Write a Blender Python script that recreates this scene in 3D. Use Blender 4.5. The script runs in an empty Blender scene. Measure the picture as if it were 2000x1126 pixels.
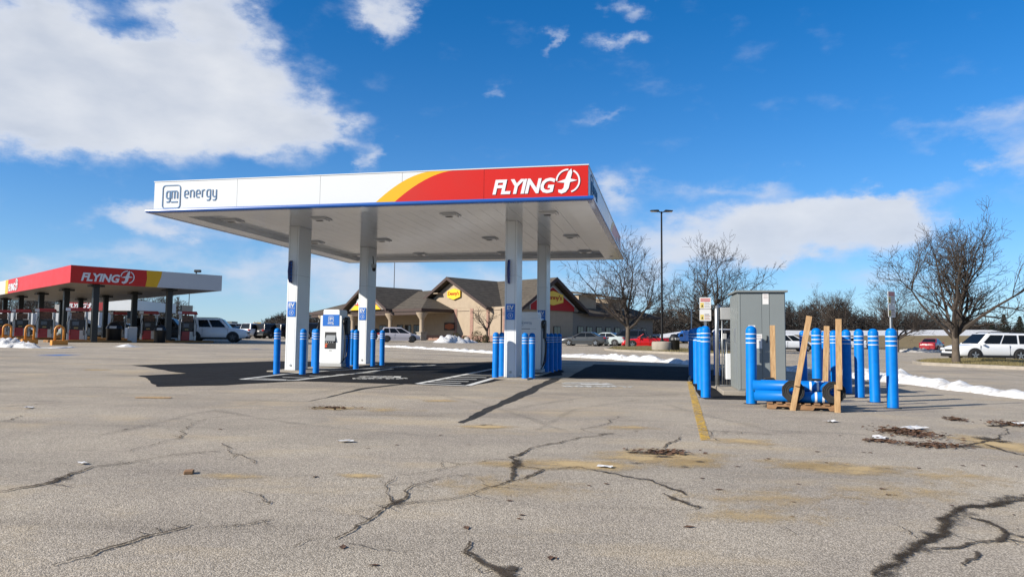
import bpy, bmesh, math, random
from mathutils import Vector, Matrix, Euler, noise

sc = bpy.context.scene
col = sc.collection
R = math.radians
random.seed(7)

# ------------------------------------------------------------------ camera
CAM_Z, PITCH, ROLL, FPX = 1.27, 0.0711, 0.0106, 1414.0      # metres, radians, focal length in pixels of the 2000 px wide photograph
_c, _s = math.cos(ROLL), math.sin(ROLL)
_F = Vector((0, math.cos(PITCH), math.sin(PITCH)))
_U0 = Vector((0, -math.sin(PITCH), math.cos(PITCH)))
_R0 = Vector((1, 0, 0))
_Rt = _R0*_c + _U0*_s
_Up = -_R0*_s + _U0*_c
CAM = Vector((0, 0, CAM_Z))
cd = bpy.data.cameras.new('camera')
cd.sensor_width = 36; cd.sensor_fit = 'HORIZONTAL'; cd.lens = FPX/2000*36
cd.clip_start = 0.1; cd.clip_end = 3000
cam = bpy.data.objects.new('camera', cd); col.objects.link(cam)
cam.matrix_world = Matrix(((_Rt.x, _Up.x, -_F.x, CAM.x), (_Rt.y, _Up.y, -_F.y, CAM.y), (_Rt.z, _Up.z, -_F.z, CAM.z), (0, 0, 0, 1)))
sc.camera = cam

def ray(px, py):
    return _F + _Rt*((px-1000)/FPX) - _Up*((py-563)/FPX)
SLX, SLY = -0.008, 0.0105                     # the lot falls gently to the right and rises away
def zg(x, y):
    return SLY*max(-40, min(y, 150)) + SLX*max(-90, min(x, 110))
def G(px, py):                                # layout helper: point of the lot seen at a photo position
    d = ray(px, py); k = -CAM_Z/(d.z - SLY*d.y - SLX*d.x); p = CAM + d*k
    return Vector((p.x, p.y, zg(p.x, p.y)))
def at(px, py, Y):                            # point at forward distance Y
    d = ray(px, py); return CAM + d*(Y/d.y)
def GY(px, Y):                                # point on the lot at forward distance Y
    d = ray(px, 660); x = d.x*Y/d.y; return Vector((x, Y, zg(x, Y)))
def atz(px, py, z):
    d = ray(px, py); return CAM + d*((z-CAM_Z)/d.z)

# ------------------------------------------------------------------ sun, sky, exposure
SUN_TRAVEL = Vector((1.679, 0.829, -1.0)).normalized()
SUN_EL = math.asin(-SUN_TRAVEL.z)
SUN_AZ = math.atan2(-SUN_TRAVEL.x, -SUN_TRAVEL.y)     # from +Y towards +X
sl = bpy.data.lights.new('sun', 'SUN'); sl.energy = 5.0; sl.angle = R(0.53); sl.color = (1.0, 0.93, 0.82)
so = bpy.data.objects.new('sun', sl); col.objects.link(so)
so.location = (-40, -20, 60); so.rotation_euler = SUN_TRAVEL.to_track_quat('-Z', 'Y').to_euler()
sc.view_settings.view_transform = 'Standard'; sc.view_settings.look = 'None'
sc.view_settings.exposure = 0.84; sc.view_settings.gamma = 1.0

w = bpy.data.worlds.new('World'); sc.world = w; w.use_nodes = True
nt = w.node_tree; nt.nodes.clear()
def N(tree, t, **kw):
    n = tree.nodes.new(t)
    for k, v in kw.items():
        if k.startswith('i_'):
            key = k[2:]; key = int(key) if key.isdigit() else key
            n.inputs[key].default_value = v
        else: setattr(n, k, v)
    return n
def math_n(tree, op, a, b=None, c=None, clamp=False):
    n = tree.nodes.new('ShaderNodeMath'); n.operation = op; n.use_clamp = clamp
    for i, v in enumerate((a, b, c)):
        if v is None: continue
        if isinstance(v, (int, float)): n.inputs[i].default_value = v
        else: tree.links.new(v, n.inputs[i])
    return n.outputs[0]
def build_sky():
    L = nt.links.new
    out = N(nt, 'ShaderNodeOutputWorld'); bg = N(nt, 'ShaderNodeBackground'); bg.inputs[1].default_value = 0.06
    sky = N(nt, 'ShaderNodeTexSky'); sky.sky_type = 'NISHITA'; sky.sun_disc = False
    sky.sun_elevation = SUN_EL; sky.sun_rotation = SUN_AZ
    sky.altitude = 200; sky.air_density = 1.0; sky.dust_density = 0.0; sky.ozone_density = 2.0
    hs = N(nt, 'ShaderNodeHueSaturation'); hs.inputs['Saturation'].default_value = 1.2; hs.inputs['Value'].default_value = 1.0
    hs.inputs['Hue'].default_value = 0.497
    tint = N(nt, 'ShaderNodeMixRGB', blend_type='MULTIPLY'); tint.inputs[0].default_value = 1; tint.inputs[2].default_value = (.66, .95, 1.34, 1); L(sky.outputs[0], tint.inputs[1]); L(tint.outputs[0], hs.inputs['Color'])
    tc = N(nt, 'ShaderNodeTexCoord'); sep = N(nt, 'ShaderNodeSeparateXYZ'); L(tc.outputs['Generated'], sep.inputs[0])
    az = math_n(nt, 'ARCTAN2', sep.outputs[0], sep.outputs[1]); el = math_n(nt, 'ARCSINE', sep.outputs[2])
    v0 = N(nt, 'ShaderNodeCombineXYZ'); L(az, v0.inputs[0]); L(el, v0.inputs[1])
    # ragged edges: bend the cloud coordinates with noise
    wn = N(nt, 'ShaderNodeTexNoise'); wn.inputs['Scale'].default_value = 9; wn.inputs['Detail'].default_value = 7; wn.inputs['Roughness'].default_value = 0.62
    mp = N(nt, 'ShaderNodeMapping'); mp.inputs['Scale'].default_value = (1, 1.7, 1); L(v0.outputs[0], mp.inputs[0]); L(mp.outputs[0], wn.inputs['Vector'])
    sb = N(nt, 'ShaderNodeVectorMath', operation='SUBTRACT'); L(wn.outputs['Color'], sb.inputs[0]); sb.inputs[1].default_value = (.5, .5, .5)
    scl = N(nt, 'ShaderNodeVectorMath', operation='MULTIPLY'); L(sb.outputs[0], scl.inputs[0]); scl.inputs[1].default_value = (.20, .10, 0)
    vv = N(nt, 'ShaderNodeVectorMath', operation='ADD'); L(v0.outputs[0], vv.inputs[0]); L(scl.outputs[0], vv.inputs[1])
    blobs = [(50,110,110,80,1.15),(200,150,120,75,1.2),(340,170,130,75,1.25),(470,180,95,85,1.2),(590,240,62,48,1.0),(660,262,50,24,.8),(120,40,110,40,.7),(330,15,80,28,.7),(450,20,60,36,.75),(400,75,80,40,.7),
             (40,235,80,34,.8),(170,240,90,30,.7),(330,240,110,36,.9),(480,262,80,36,.9),(240,55,34,26,-.7),(310,50,20,16,-.4),(20,330,160,40,-.5),(760,40,38,42,1.05),(725,-60,70,50,.8),(748,290,26,26,.72),(715,312,22,12,.6),
             (230,410,56,16,.8),(310,415,40,24,.8),(300,452,40,16,.75),(400,440,90,24,.5),(30,530,60,30,.8),(470,505,180,24,.55),
             (1220,22,52,16,.75),(1195,80,34,15,.85),(1088,95,14,20,.62),(962,180,22,12,.5),(1175,218,40,8,.4),(1215,360,45,42,.85),(1650,402,130,24,.95),(1520,430,130,30,.9),(1640,455,140,32,.85),(1760,420,60,24,.7),(1740,385,70,18,.6),(1390,375,100,16,.55),(1500,480,130,26,.8),
             (1530,355,60,16,.55),(1330,450,120,36,.6),(1925,300,110,36,.62),(1960,325,70,22,.5),(1835,345,50,30,-.85),(1720,325,160,20,-.3),(1960,235,60,22,.4),(1830,250,120,14,.28),(1250,130,200,60,.12),(1900,110,200,60,.12),(1540,510,60,15,.75),(1420,500,100,26,.55),(1250,500,140,60,.55),(900,570,360,45,.8),(640,540,140,30,.5),(1700,545,120,22,.55),(250,500,100,16,.4),
             (-300,200,260,110,1.0)]
    total = None
    for (bx, by, rx, ry, wt) in blobs:
        d = ray(bx, by).normalized(); a0 = math.atan2(d.x, d.y); e0 = math.asin(d.z)
        s1 = N(nt, 'ShaderNodeVectorMath', operation='SUBTRACT'); L(vv.outputs[0], s1.inputs[0]); s1.inputs[1].default_value = (a0, e0, 0)
        s2 = N(nt, 'ShaderNodeVectorMath', operation='MULTIPLY'); L(s1.outputs[0], s2.inputs[0]); s2.inputs[1].default_value = (FPX/rx, FPX/ry, 0)
        s3 = N(nt, 'ShaderNodeVectorMath', operation='DOT_PRODUCT'); L(s2.outputs[0], s3.inputs[0]); L(s2.outputs[0], s3.inputs[1])
        g = math_n(nt, 'POWER', 0.42, s3.outputs['Value'])
        total = math_n(nt, 'MULTIPLY', g, wt) if total is None else math_n(nt, 'MULTIPLY_ADD', g, wt, total)
    # clouds of the same kind over the rest of the sky (the frame covers azimuths within 0.75 rad of +Y)
    gn = N(nt, 'ShaderNodeTexNoise'); gn.inputs['Scale'].default_value = 2.2; gn.inputs['Detail'].default_value = 4
    L(tc.outputs['Generated'], gn.inputs['Vector'])
    far_az = math_n(nt, 'SUBTRACT', math_n(nt, 'ABSOLUTE', az), 0.8, clamp=True)
    hi = math_n(nt, 'SUBTRACT', el, 0.6, clamp=True)
    outside = math_n(nt, 'MINIMUM', math_n(nt, 'MULTIPLY', math_n(nt, 'ADD', far_az, hi), 3.0), 1.0)
    gcl = math_n(nt, 'MULTIPLY', math_n(nt, 'SUBTRACT', gn.outputs['Fac'], 0.44, clamp=True), 4.5)
    total = math_n(nt, 'ADD', total, math_n(nt, 'MULTIPLY', gcl, outside))
    dn = N(nt, 'ShaderNodeTexNoise'); dn.inputs['Scale'].default_value = 13; dn.inputs['Detail'].default_value = 9; dn.inputs['Roughness'].default_value = 0.55
    mp2 = N(nt, 'ShaderNodeMapping'); mp2.inputs['Scale'].default_value = (1, 1.9, 1); mp2.inputs['Location'].default_value = (3.1, 1.7, 0); L(v0.outputs[0], mp2.inputs[0]); L(mp2.outputs[0], dn.inputs['Vector'])
    dens = math_n(nt, 'MULTIPLY_ADD', math_n(nt, 'SUBTRACT', dn.outputs['Fac'], 0.5), 1.5, total)
    cov = N(nt, 'ShaderNodeMapRange', interpolation_type='SMOOTHSTEP'); L(dens, cov.inputs[0]); cov.inputs[1].default_value = 0.10; cov.inputs[2].default_value = 1.32
    # grey mixed into thick cores by noise, painting in the clouds' own shade
    core = N(nt, 'ShaderNodeMapRange', interpolation_type='SMOOTHSTEP'); L(dens, core.inputs[0]); core.inputs[1].default_value = 0.5; core.inputs[2].default_value = 1.7
    sn = N(nt, 'ShaderNodeTexNoise'); sn.inputs['Scale'].default_value = 9; sn.inputs['Detail'].default_value = 5
    L(mp2.outputs[0], sn.inputs['Vector'])
    sh = math_n(nt, 'MULTIPLY', math_n(nt, 'MULTIPLY_ADD', sn.outputs['Fac'], 2.6, -0.8, clamp=True), core.outputs[0])
    cc = N(nt, 'ShaderNodeMixRGB'); L(sh, cc.inputs[0]); cc.inputs[1].default_value = (7.5, 7.7, 8.1, 1); cc.inputs[2].default_value = (5.5, 5.95, 6.8, 1)
    cc2 = N(nt, 'ShaderNodeMixRGB'); L(core.outputs[0], cc2.inputs[0]); cc2.inputs[1].default_value = (6.0, 6.6, 7.9, 1); L(cc.outputs[0], cc2.inputs[2])
    mx = N(nt, 'ShaderNodeMixRGB'); L(math_n(nt, 'MULTIPLY', cov.outputs[0], 0.95), mx.inputs[0]); L(hs.outputs[0], mx.inputs[1]); L(cc2.outputs[0], mx.inputs[2])
    # pale haze low over the horizon all round
    hz = math_n(nt, 'MULTIPLY', math_n(nt, 'POWER', 0.0009, math_n(nt, 'MAXIMUM', el, 0.0)), 0.55)
    mh = N(nt, 'ShaderNodeMixRGB'); L(hz, mh.inputs[0]); L(mx.outputs[0], mh.inputs[1]); mh.inputs[2].default_value = (5.3, 6.3, 8.0, 1)
    L(mh.outputs[0], bg.inputs[0]); L(bg.outputs[0], out.inputs[0])
build_sky()

# ------------------------------------------------------------------ mesh helpers
class MB:
    def __init__(s): s.v = []; s.f = []
    def add(s, vs, fs, M=None):
        o = len(s.v)
        for p in vs:
            p = Vector(p); s.v.append(tuple(M @ p if M is not None else p))
        s.f += [tuple(i+o for i in f) for f in fs]; return s
    def box(s, c, d, M=None, rz=0):
        hx, hy, hz = d[0]/2, d[1]/2, d[2]/2
        vs = [Vector((x, y, z)) for z in (-hz, hz) for y in (-hy, hy) for x in (-hx, hx)]
        if rz:
            q = Matrix.Rotation(rz, 3, 'Z'); vs = [q @ p for p in vs]
        vs = [p + Vector(c) for p in vs]
        return s.add(vs, [(0,2,3,1),(4,5,7,6),(0,1,5,4),(1,3,7,5),(3,2,6,7),(2,0,4,6)], M)
    def bb(s, x0, x1, y0, y1, z0, z1, M=None):
        return s.box(((x0+x1)/2, (y0+y1)/2, (z0+z1)/2), (x1-x0, y1-y0, z1-z0), M)
    def tube(s, pts, rad, n=8, cap=True):
        pts = [Vector(p) for p in pts]
        if not isinstance(rad, (list, tuple)): rad = [rad]*len(pts)
        o = len(s.v); ref = None
        for i, p in enumerate(pts):
            t = (pts[min(i+1, len(pts)-1)] - pts[max(i-1, 0)]).normalized()
            if ref is None:
                ref = t.cross(Vector((0, 0, 1)) if abs(t.z) < .9 else Vector((1, 0, 0))).normalized()
            ref = (ref - t*ref.dot(t)).normalized(); b = t.cross(ref)
            for k in range(n):
                a = 2*math.pi*k/n; s.v.append(tuple(p + (ref*math.cos(a) + b*math.sin(a))*rad[i]))
        for i in range(len(pts)-1):
            for k in range(n):
                a, b_ = o+i*n+k, o+i*n+(k+1) % n
                s.f.append((a, b_, b_+n, a+n))
        if cap:
            s.f.append(tuple(o+k for k in reversed(range(n)))); e = o+(len(pts)-1)*n; s.f.append(tuple(e+k for k in range(n)))
        return s
    def lathe(s, prof, n=20, c=(0, 0, 0), axis='Z'):
        o = len(s.v); c = Vector(c)
        for (r, z) in prof:
            for k in range(n):
                a = 2*math.pi*k/n
                p = Vector((r*math.cos(a), r*math.sin(a), z))
                if axis == 'Y': p = Vector((p.x, p.z, -p.y))
                if axis == 'X': p = Vector((p.z, p.x, p.y))
                s.v.append(tuple(p + c))
        for i in range(len(prof)-1):
            for k in range(n):
                a, b = o+i*n+k, o+i*n+(k+1) % n
                s.f.append((a, b, b+n, a+n))
        return s
    def prism(s, poly, h0, h1, plane='XY', M=None):
        """extrude a polygon: XY -> along z, XZ -> along y, YZ -> along x"""
        n = len(poly)
        def P(a, b, h): return {'XY': (a, b, h), 'XZ': (a, h, b), 'YZ': (h, a, b)}[plane]
        vs = [P(a, b, h0) for a, b in poly] + [P(a, b, h1) for a, b in poly]
        fs = [tuple(reversed(range(n))), tuple(range(n, 2*n))] + [(i, (i+1) % n, n+(i+1) % n, n+i) for i in range(n)]
        return s.add(vs, fs, M)
    def quad(s, a, b, c, d): return s.add([a, b, c, d], [(0, 1, 2, 3)])
    def mesh(s, name):
        me = bpy.data.meshes.new(name); me.from_pydata(s.v, [], s.f); me.validate(); me.update()
        bm = bmesh.new(); bm.from_mesh(me); bmesh.ops.recalc_face_normals(bm, faces=bm.faces); bm.to_mesh(me); bm.free()
        return me
    def build(s, name, m, parent=None, smooth=False, bevel=0, sub=0):
        o = bpy.data.objects.new(name, s.mesh(name)); return fin(o, m, parent, smooth, bevel, sub)
def fin(o, m, parent=None, smooth=False, bevel=0, sub=0):
    col.objects.link(o)
    if m is not None:
        o.data.materials.clear(); o.data.materials.append(m)
    if smooth:
        for p in o.data.polygons: p.use_smooth = True
    if bevel:
        b = o.modifiers.new('bevel', 'BEVEL'); b.width = bevel; b.segments = 2; b.limit_method = 'ANGLE'; b.angle_limit = R(40)
    if sub:
        b = o.modifiers.new('sub', 'SUBSURF'); b.levels = sub; b.render_levels = sub
    if parent is not None: o.parent = parent
    return o
def thing(name, label, cat, loc=(0, 0, 0), rz=0.0, group=None):
    o = bpy.data.objects.new(name, None); col.objects.link(o); o.empty_display_size = .2
    o.location = loc; o.rotation_euler = (0, 0, rz); return tag(o, label, cat, group)
def tag(o, label, cat, group=None, kind=None):
    o['label'] = label; o['category'] = cat
    if group: o['group'] = group
    if kind: o['kind'] = kind
    return o
def struct(o): o['kind'] = 'structure'; return o
def copy_tree(o, parent=None):
    c = o.copy(); col.objects.link(c); c.parent = parent
    for ch in list(o.children): copy_tree(ch, c)
    return c
def text_mb(txt, w, h, depth=0.01, shear=0.0, bold=0.0, spacing=1.0):
    """writing as flat raised letters in the XZ plane, w by h, lower left corner at the origin, facing -y"""
    cu = bpy.data.curves.new('t', 'FONT'); cu.body = txt; cu.size = 1; cu.shear = shear; cu.offset = bold; cu.space_character = spacing; cu.resolution_u = 3
    ob = bpy.data.objects.new('t', cu); col.objects.link(ob)
    dg = bpy.context.evaluated_depsgraph_get(); me = bpy.data.meshes.new_from_object(ob.evaluated_get(dg))
    vs = [v.co.copy() for v in me.vertices]; fs = [tuple(p.vertices) for p in me.polygons]
    bpy.data.objects.remove(ob); bpy.data.curves.remove(cu); bpy.data.meshes.remove(me)
    x0 = min(v.x for v in vs); x1 = max(v.x for v in vs); y0 = min(v.y for v in vs); y1 = max(v.y for v in vs)
    m = MB(); P = [((v.x-x0)/(x1-x0)*w, (v.y-y0)/(y1-y0)*h) for v in vs]
    n = len(P)
    # front sheet and rim
    edges = {}
    for f in fs:
        for i in range(len(f)):
            e = (f[i], f[(i+1) % len(f)]); edges[e] = 1
    rim = [e for e in edges if (e[1], e[0]) not in edges]
    m.v = [(a, -depth, b) for a, b in P] + [(a, 0, b) for a, b in P]
    m.f = list(fs) + [(a, b, b+n, a+n) for a, b in rim]
    return m
def xform(mb, M):
    mb.v = [tuple(M @ Vector(p)) for p in mb.v]; return mb
def ribbon(mb, pts, wd, d0, d1, closed=False):
    """flat stroke in the XZ plane between depths y=d0 and y=d1"""
    n = len(pts); L_, R_ = [], []
    for i in range(n):
        p = Vector(pts[i])
        a = Vector(pts[(i-1) % n]) if (closed or i > 0) else None
        b = Vector(pts[(i+1) % n]) if (closed or i < n-1) else None
        t1 = (p-a).normalized() if a is not None else None; t2 = (b-p).normalized() if b is not None else None
        t = ((t1 or t2) + (t2 or t1)).normalized()
        nn = Vector((-t.y, t.x)); k = 1/max(.5, nn.dot(Vector((-(t2 or t1).y, (t2 or t1).x))))
        L_.append(p+nn*wd/2*k); R_.append(p-nn*wd/2*k)
    for i in range(n if closed else n-1):
        j = (i+1) % n
        q = [L_[i], R_[i], R_[j], L_[j]]
        mb.prism([(c.x, c.y) for c in q], d0, d1, 'XZ')
    return mb
GLY = {'e': [[(.05,.5),(.6,.5),(.6,.8),(.45,1),(.2,1),(.05,.8),(.05,.2),(.2,0),(.55,0)]],
 'n': [[(.05,0),(.05,1)],[(.05,.82),(.2,1),(.45,1),(.6,.8),(.6,0)]], 'r': [[(.05,0),(.05,1)],[(.05,.8),(.2,1),(.42,1)]],
 'g': [[(.6,1),(.6,-.25),(.45,-.45),(.1,-.45)],[(.6,1),(.2,1),(.05,.8),(.05,.22),(.2,.03),(.6,.03)]],
 'y': [[(.05,1),(.05,.22),(.2,.03),(.6,.03)],[(.6,1),(.6,-.25),(.45,-.45),(.1,-.45)]],
 'm': [[(.05,0),(.05,1),(.8,1),(.95,.85),(.95,0)],[(.5,1),(.5,0)]]}
ADV = {'e': .92, 'n': .92, 'r': .72, 'g': .92, 'y': .85, 'm': 1.2}
def strokes(mb, word, x, z, s, th, d0, d1):
    for ch in word:
        for pl in GLY[ch]: ribbon(mb, [(x+a*s, z+b*s) for a, b in pl], th, d0, d1)
        x += ADV[ch]*s
    return x
def rrect(x0, z0, x1, z1, r, n=4):
    pts = []
    for cx, cz, a0 in ((x1-r, z1-r, 0), (x0+r, z1-r, 90), (x0+r, z0+r, 180), (x1-r, z0+r, 270)):
        for k in range(n+1):
            a = R(a0+90*k/n); pts.append((cx+r*math.cos(a), cz+r*math.sin(a)))
    return pts
def badge_mb(x, z, s, d0, d1, word=True):
    """square emblem with two letters over a bar, then the word beside it; s is the side of the square"""
    m = MB(); ribbon(m, rrect(x, z, x+s*.86, z+s, s*.13), s*.04, d0, d1, True)
    strokes(m, 'g', x+s*.17, z+s*.42, s*.32, s*.055, d0, d1); strokes(m, 'm', x+s*.42, z+s*.42, s*.32, s*.055, d0, d1)
    ribbon(m, [(x+s*.42, z+s*.27), (x+s*.74, z+s*.27)], s*.05, d0, d1)
    if word: strokes(m, 'energy', x+s*1.06, z+s*.44, s*.31, s*.045, d0, d1)
    return m
def logo_mb(w, d):
    """slanted heavy word followed by a jet inside a broken ring, w wide"""
    k = w/165.0
    m = text_mb('FLYING', 121*k, 29*k, d, shear=.22, bold=.034, spacing=.93)
    m.v = [(p[0], p[1], p[2]+2*k) for p in m.v]
    cx, cz, r = 145, 24, 21.5
    ribbon(m, [((cx+r*math.cos(R(a)))*k, (cz+r*math.sin(R(a)))*k) for a in range(178, 79, -9)], 3.1*k, -d, 0)
    ribbon(m, [((cx+r*math.cos(R(a)))*k, (cz+r*math.sin(R(a)))*k) for a in range(62, -82, -9)], 3.1*k, -d, 0)
    jet = [(151.5,47),(153,40),(150,28),(163,24.5),(149,21.5),(146.5,10),(141,3),(133,0),(127,3),(127,8),(133,7.5),(137,11),(138.5,20.5),(124,22),(140,27.5),(146,42)]
    m.prism([(a*k, b*k) for a, b in jet], -d*1.02, 0, 'XZ')
    return m

# ------------------------------------------------------------------ materials
def srgb(h):
    h = h.lstrip('#'); c = [int(h[i:i+2], 16)/255 for i in (0, 2, 4)]
    return tuple(x/12.92 if x <= .04045 else ((x+.055)/1.055)**2.4 for x in c) + (1,)
MATS = {}
ALB = 0.73        # base colours scaled down to cut bounced light and deepen the shade
def mat(name, colr, rough=.5, metal=0, var=.12, vscale=6, bump=0, bscale=60, spec=.5, coat=0, c2=None, detail=6, stretch=None):
    if name in MATS: return MATS[name]
    m = bpy.data.materials.new(name); m.use_nodes = True; t = m.node_tree; b = t.nodes['Principled BSDF']; L = t.links.new
    if isinstance(colr, str): colr = srgb(colr)
    colr = tuple(x*ALB for x in colr[:3]) + (1,)
    if c2 is not None and not isinstance(c2, str): c2 = tuple(x*ALB for x in c2[:3]) + (1,)
    if c2 is None: c2 = tuple(max(0, min(1, x*(1-var))) for x in colr[:3]) + (1,)
    elif isinstance(c2, str): c2 = srgb(c2)
    tc = N(t, 'ShaderNodeTexCoord'); mp = N(t, 'ShaderNodeMapping'); L(tc.outputs['Object'], mp.inputs[0])
    if stretch: mp.inputs['Scale'].default_value = stretch
    nz = N(t, 'ShaderNodeTexNoise'); nz.inputs['Scale'].default_value = vscale; nz.inputs['Detail'].default_value = detail; nz.inputs['Roughness'].default_value = .6
    L(mp.outputs[0], nz.inputs['Vector'])
    rm = N(t, 'ShaderNodeMapRange'); L(nz.outputs['Fac'], rm.inputs[0]); rm.inputs[1].default_value = .32; rm.inputs[2].default_value = .68
    mx = N(t, 'ShaderNodeMixRGB'); L(rm.outputs[0], mx.inputs[0]); mx.inputs[1].default_value = colr; mx.inputs[2].default_value = c2
    L(mx.outputs[0], b.inputs['Base Color'])
    b.inputs['Metallic'].default_value = metal; b.inputs['Specular IOR Level'].default_value = spec; b.inputs['Coat Weight'].default_value = coat
    rr = N(t, 'ShaderNodeMapRange'); L(nz.outputs['Fac'], rr.inputs[0]); rr.inputs[3].default_value = rough*.85; rr.inputs[4].default_value = min(1, rough*1.2)
    L(rr.outputs[0], b.inputs['Roughness'])
    if bump:
        n2 = N(t, 'ShaderNodeTexNoise'); n2.inputs['Scale'].default_value = bscale; n2.inputs['Detail'].default_value = 4; L(mp.outputs[0], n2.inputs['Vector'])
        bp = N(t, 'ShaderNodeBump'); bp.inputs['Strength'].default_value = bump; bp.inputs['Distance'].default_value = .02; L(n2.outputs['Fac'], bp.inputs['Height']); L(bp.outputs[0], b.inputs['Normal'])
    MATS[name] = m; return m
def glow(name, c, s):
    m = bpy.data.materials.new(name); m.use_nodes = True; b = m.node_tree.nodes['Principled BSDF']
    b.inputs['Base Color'].default_value = srgb(c); b.inputs['Emission Color'].default_value = srgb(c); b.inputs['Emission Strength'].default_value = s
    MATS[name] = m; return m

def asphalt(name, base, light, dark, tan, tan_amt, fine=112.0, bump=.55, patch=.5):
    m = bpy.data.materials.new(name); m.use_nodes = True; t = m.node_tree; b = t.nodes['Principled BSDF']; L = t.links.new
    ge = N(t, 'ShaderNodeNewGeometry'); pos = ge.outputs['Position']
    def nz(scale, det=4, rough=.55, st=None):
        n = N(t, 'ShaderNodeTexNoise'); n.inputs['Scale'].default_value = scale; n.inputs['Detail'].default_value = det; n.inputs['Roughness'].default_value = rough
        if st:
            mp = N(t, 'ShaderNodeMapping'); mp.inputs['Scale'].default_value = st; L(pos, mp.inputs[0]); L(mp.outputs[0], n.inputs['Vector'])
        else: L(pos, n.inputs['Vector'])
        return n.outputs['Fac']
    def rng(x, a, b_, c=0., d=1.):
        n = N(t, 'ShaderNodeMapRange'); L(x, n.inputs[0]); n.inputs[1].default_value = a; n.inputs[2].default_value = b_; n.inputs[3].default_value = c; n.inputs[4].default_value = d; return n.outputs[0]
    def mix(f, a, c, mode='MIX'):
        n = N(t, 'ShaderNodeMixRGB', blend_type=mode)
        for i, v in enumerate((f, a, c)):
            if isinstance(v, (int, float)): n.inputs[i].default_value = v
            elif isinstance(v, tuple): n.inputs[i].default_value = v if len(v) == 4 else v+(1,)
            else: L(v, n.inputs[i])
        return n.outputs[0]
    vo = N(t, 'ShaderNodeTexVoronoi'); vo.inputs['Scale'].default_value = fine; L(pos, vo.inputs['Vector'])
    sepc = N(t, 'ShaderNodeSeparateColor'); L(vo.outputs['Color'], sepc.inputs[0])
    stone = rng(sepc.outputs[0], 0, 1)
    c = mix(rng(stone, .25, .9), dark, light)
    c = mix(rng(vo.outputs['Distance'], .35, .75, 0, .75), c, tuple(x*.4 for x in dark[:3]))   # tar between the stones
    c = mix(rng(nz(fine*2.2, 2), .62, .8, 0, .55), c, tuple(min(1, x*1.55) for x in light[:3]))
    c = mix(.42, c, base)
    c = mix(rng(nz(.55, 6, .62), .36, .66), c, mix(1.0, c, (.80, .80, .83), 'MULTIPLY'))
    c = mix(rng(nz(.16, 5, .6, (1, 2.6, 1)), .45, .72, 0, patch), c, mix(1.0, c, (.66, .67, .7), 'MULTIPLY'))
    c = mix(rng(nz(.35, 7, .66, (1, 1.9, 1)), .52, .78, 0, tan_amt), c, mix(.65, c, tan))
    c = mix(rng(nz(.9, 5, .7, (.25, 1.6, 1)), .56, .78, 0, .6), c, mix(1.0, c, (.55, .54, .53), 'MULTIPLY'))
    L(c, b.inputs['Base Color']); b.inputs['Specular IOR Level'].default_value = .08
    L(rng(nz(3), .3, .7, .78, .95), b.inputs['Roughness'])
    bp = N(t, 'ShaderNodeBump'); bp.inputs['Strength'].default_value = bump; bp.inputs['Distance'].default_value = .006
    hgt = math_n(t, 'ADD', math_n(t, 'MULTIPLY', vo.outputs['Distance'], -1.0), math_n(t, 'MULTIPLY', nz(18, 3), .9))
    L(hgt, bp.inputs['Height']); L(bp.outputs[0], b.inputs['Normal'])
    MATS[name] = m; return m
M_lot = asphalt('worn_asphalt', (.440,.382,.300), (.69,.61,.495), (.135,.115,.09), (.48,.37,.215), .9, patch=.85)
M_new = asphalt('fresh_asphalt', (.017,.017,.018), (.036,.036,.038), (.007,.007,.0075), (.06,.055,.05), .4, fine=70, bump=.4)
def soft(name, c, c2, lo=.35, hi=.65, sc_=7.0, amt=1.0, rough=.95, sc2=60.0):
    """a thin uneven layer lying on the asphalt: cover = attribute 'a' broken up by noise, bare asphalt shows through"""
    m = bpy.data.materials.new(name); m.use_nodes = True; t = m.node_tree; b = t.nodes['Principled BSDF']; L = t.links.new
    ge = N(t, 'ShaderNodeNewGeometry'); at_ = N(t, 'ShaderNodeAttribute', attribute_name='a')
    n1 = N(t, 'ShaderNodeTexNoise'); n1.inputs['Scale'].default_value = sc_; n1.inputs['Detail'].default_value = 8; n1.inputs['Roughness'].default_value = .68; L(ge.outputs['Position'], n1.inputs['Vector'])
    n2 = N(t, 'ShaderNodeTexNoise'); n2.inputs['Scale'].default_value = sc2; n2.inputs['Detail'].default_value = 3; L(ge.outputs['Position'], n2.inputs['Vector'])
    s = math_n(t, 'ADD', math_n(t, 'MULTIPLY', math_n(t, 'SUBTRACT', n1.outputs['Fac'], .5), 1.5), math_n(t, 'MULTIPLY', math_n(t, 'SUBTRACT', n2.outputs['Fac'], .5), .8))
    s = math_n(t, 'ADD', s, at_.outputs['Fac'])
    r = N(t, 'ShaderNodeMapRange'); L(s, r.inputs[0]); r.inputs[1].default_value = lo; r.inputs[2].default_value = hi; r.inputs[4].default_value = amt
    mx = N(t, 'ShaderNodeMixRGB'); L(n2.outputs['Fac'], mx.inputs[0]); mx.inputs[1].default_value = c+(1,); mx.inputs[2].default_value = c2+(1,)
    L(mx.outputs[0], b.inputs['Base Color']); b.inputs['Roughness'].default_value = rough; b.inputs['Specular IOR Level'].default_value = .2
    L(r.outputs[0], b.inputs['Alpha']); MATS[name] = m; return m
M_crack = soft('crack_dirt', (.022,.017,.012), (.075,.056,.038), .36, .85, 14, .95)
M_damp = soft('damp_dirt', (.035,.028,.021), (.085,.068,.05), .42, .8, 9, .92, .75)
M_sand = soft('spilled_sand', (.48,.355,.185), (.40,.295,.155), .15, .8, 3.5, .9)
M_paint = soft('white_road_paint', (.62,.62,.60), (.52,.52,.50), .12, .32, 9, .97, .6)
M_paintw = soft('worn_white_road_paint', (.60,.60,.58), (.5,.5,.48), .28, .7, 8, .92, .6)
M_yel = soft('yellow_road_paint', (.60,.38,.05), (.50,.30,.035), .28, .52, 10, .95, .6)
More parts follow.
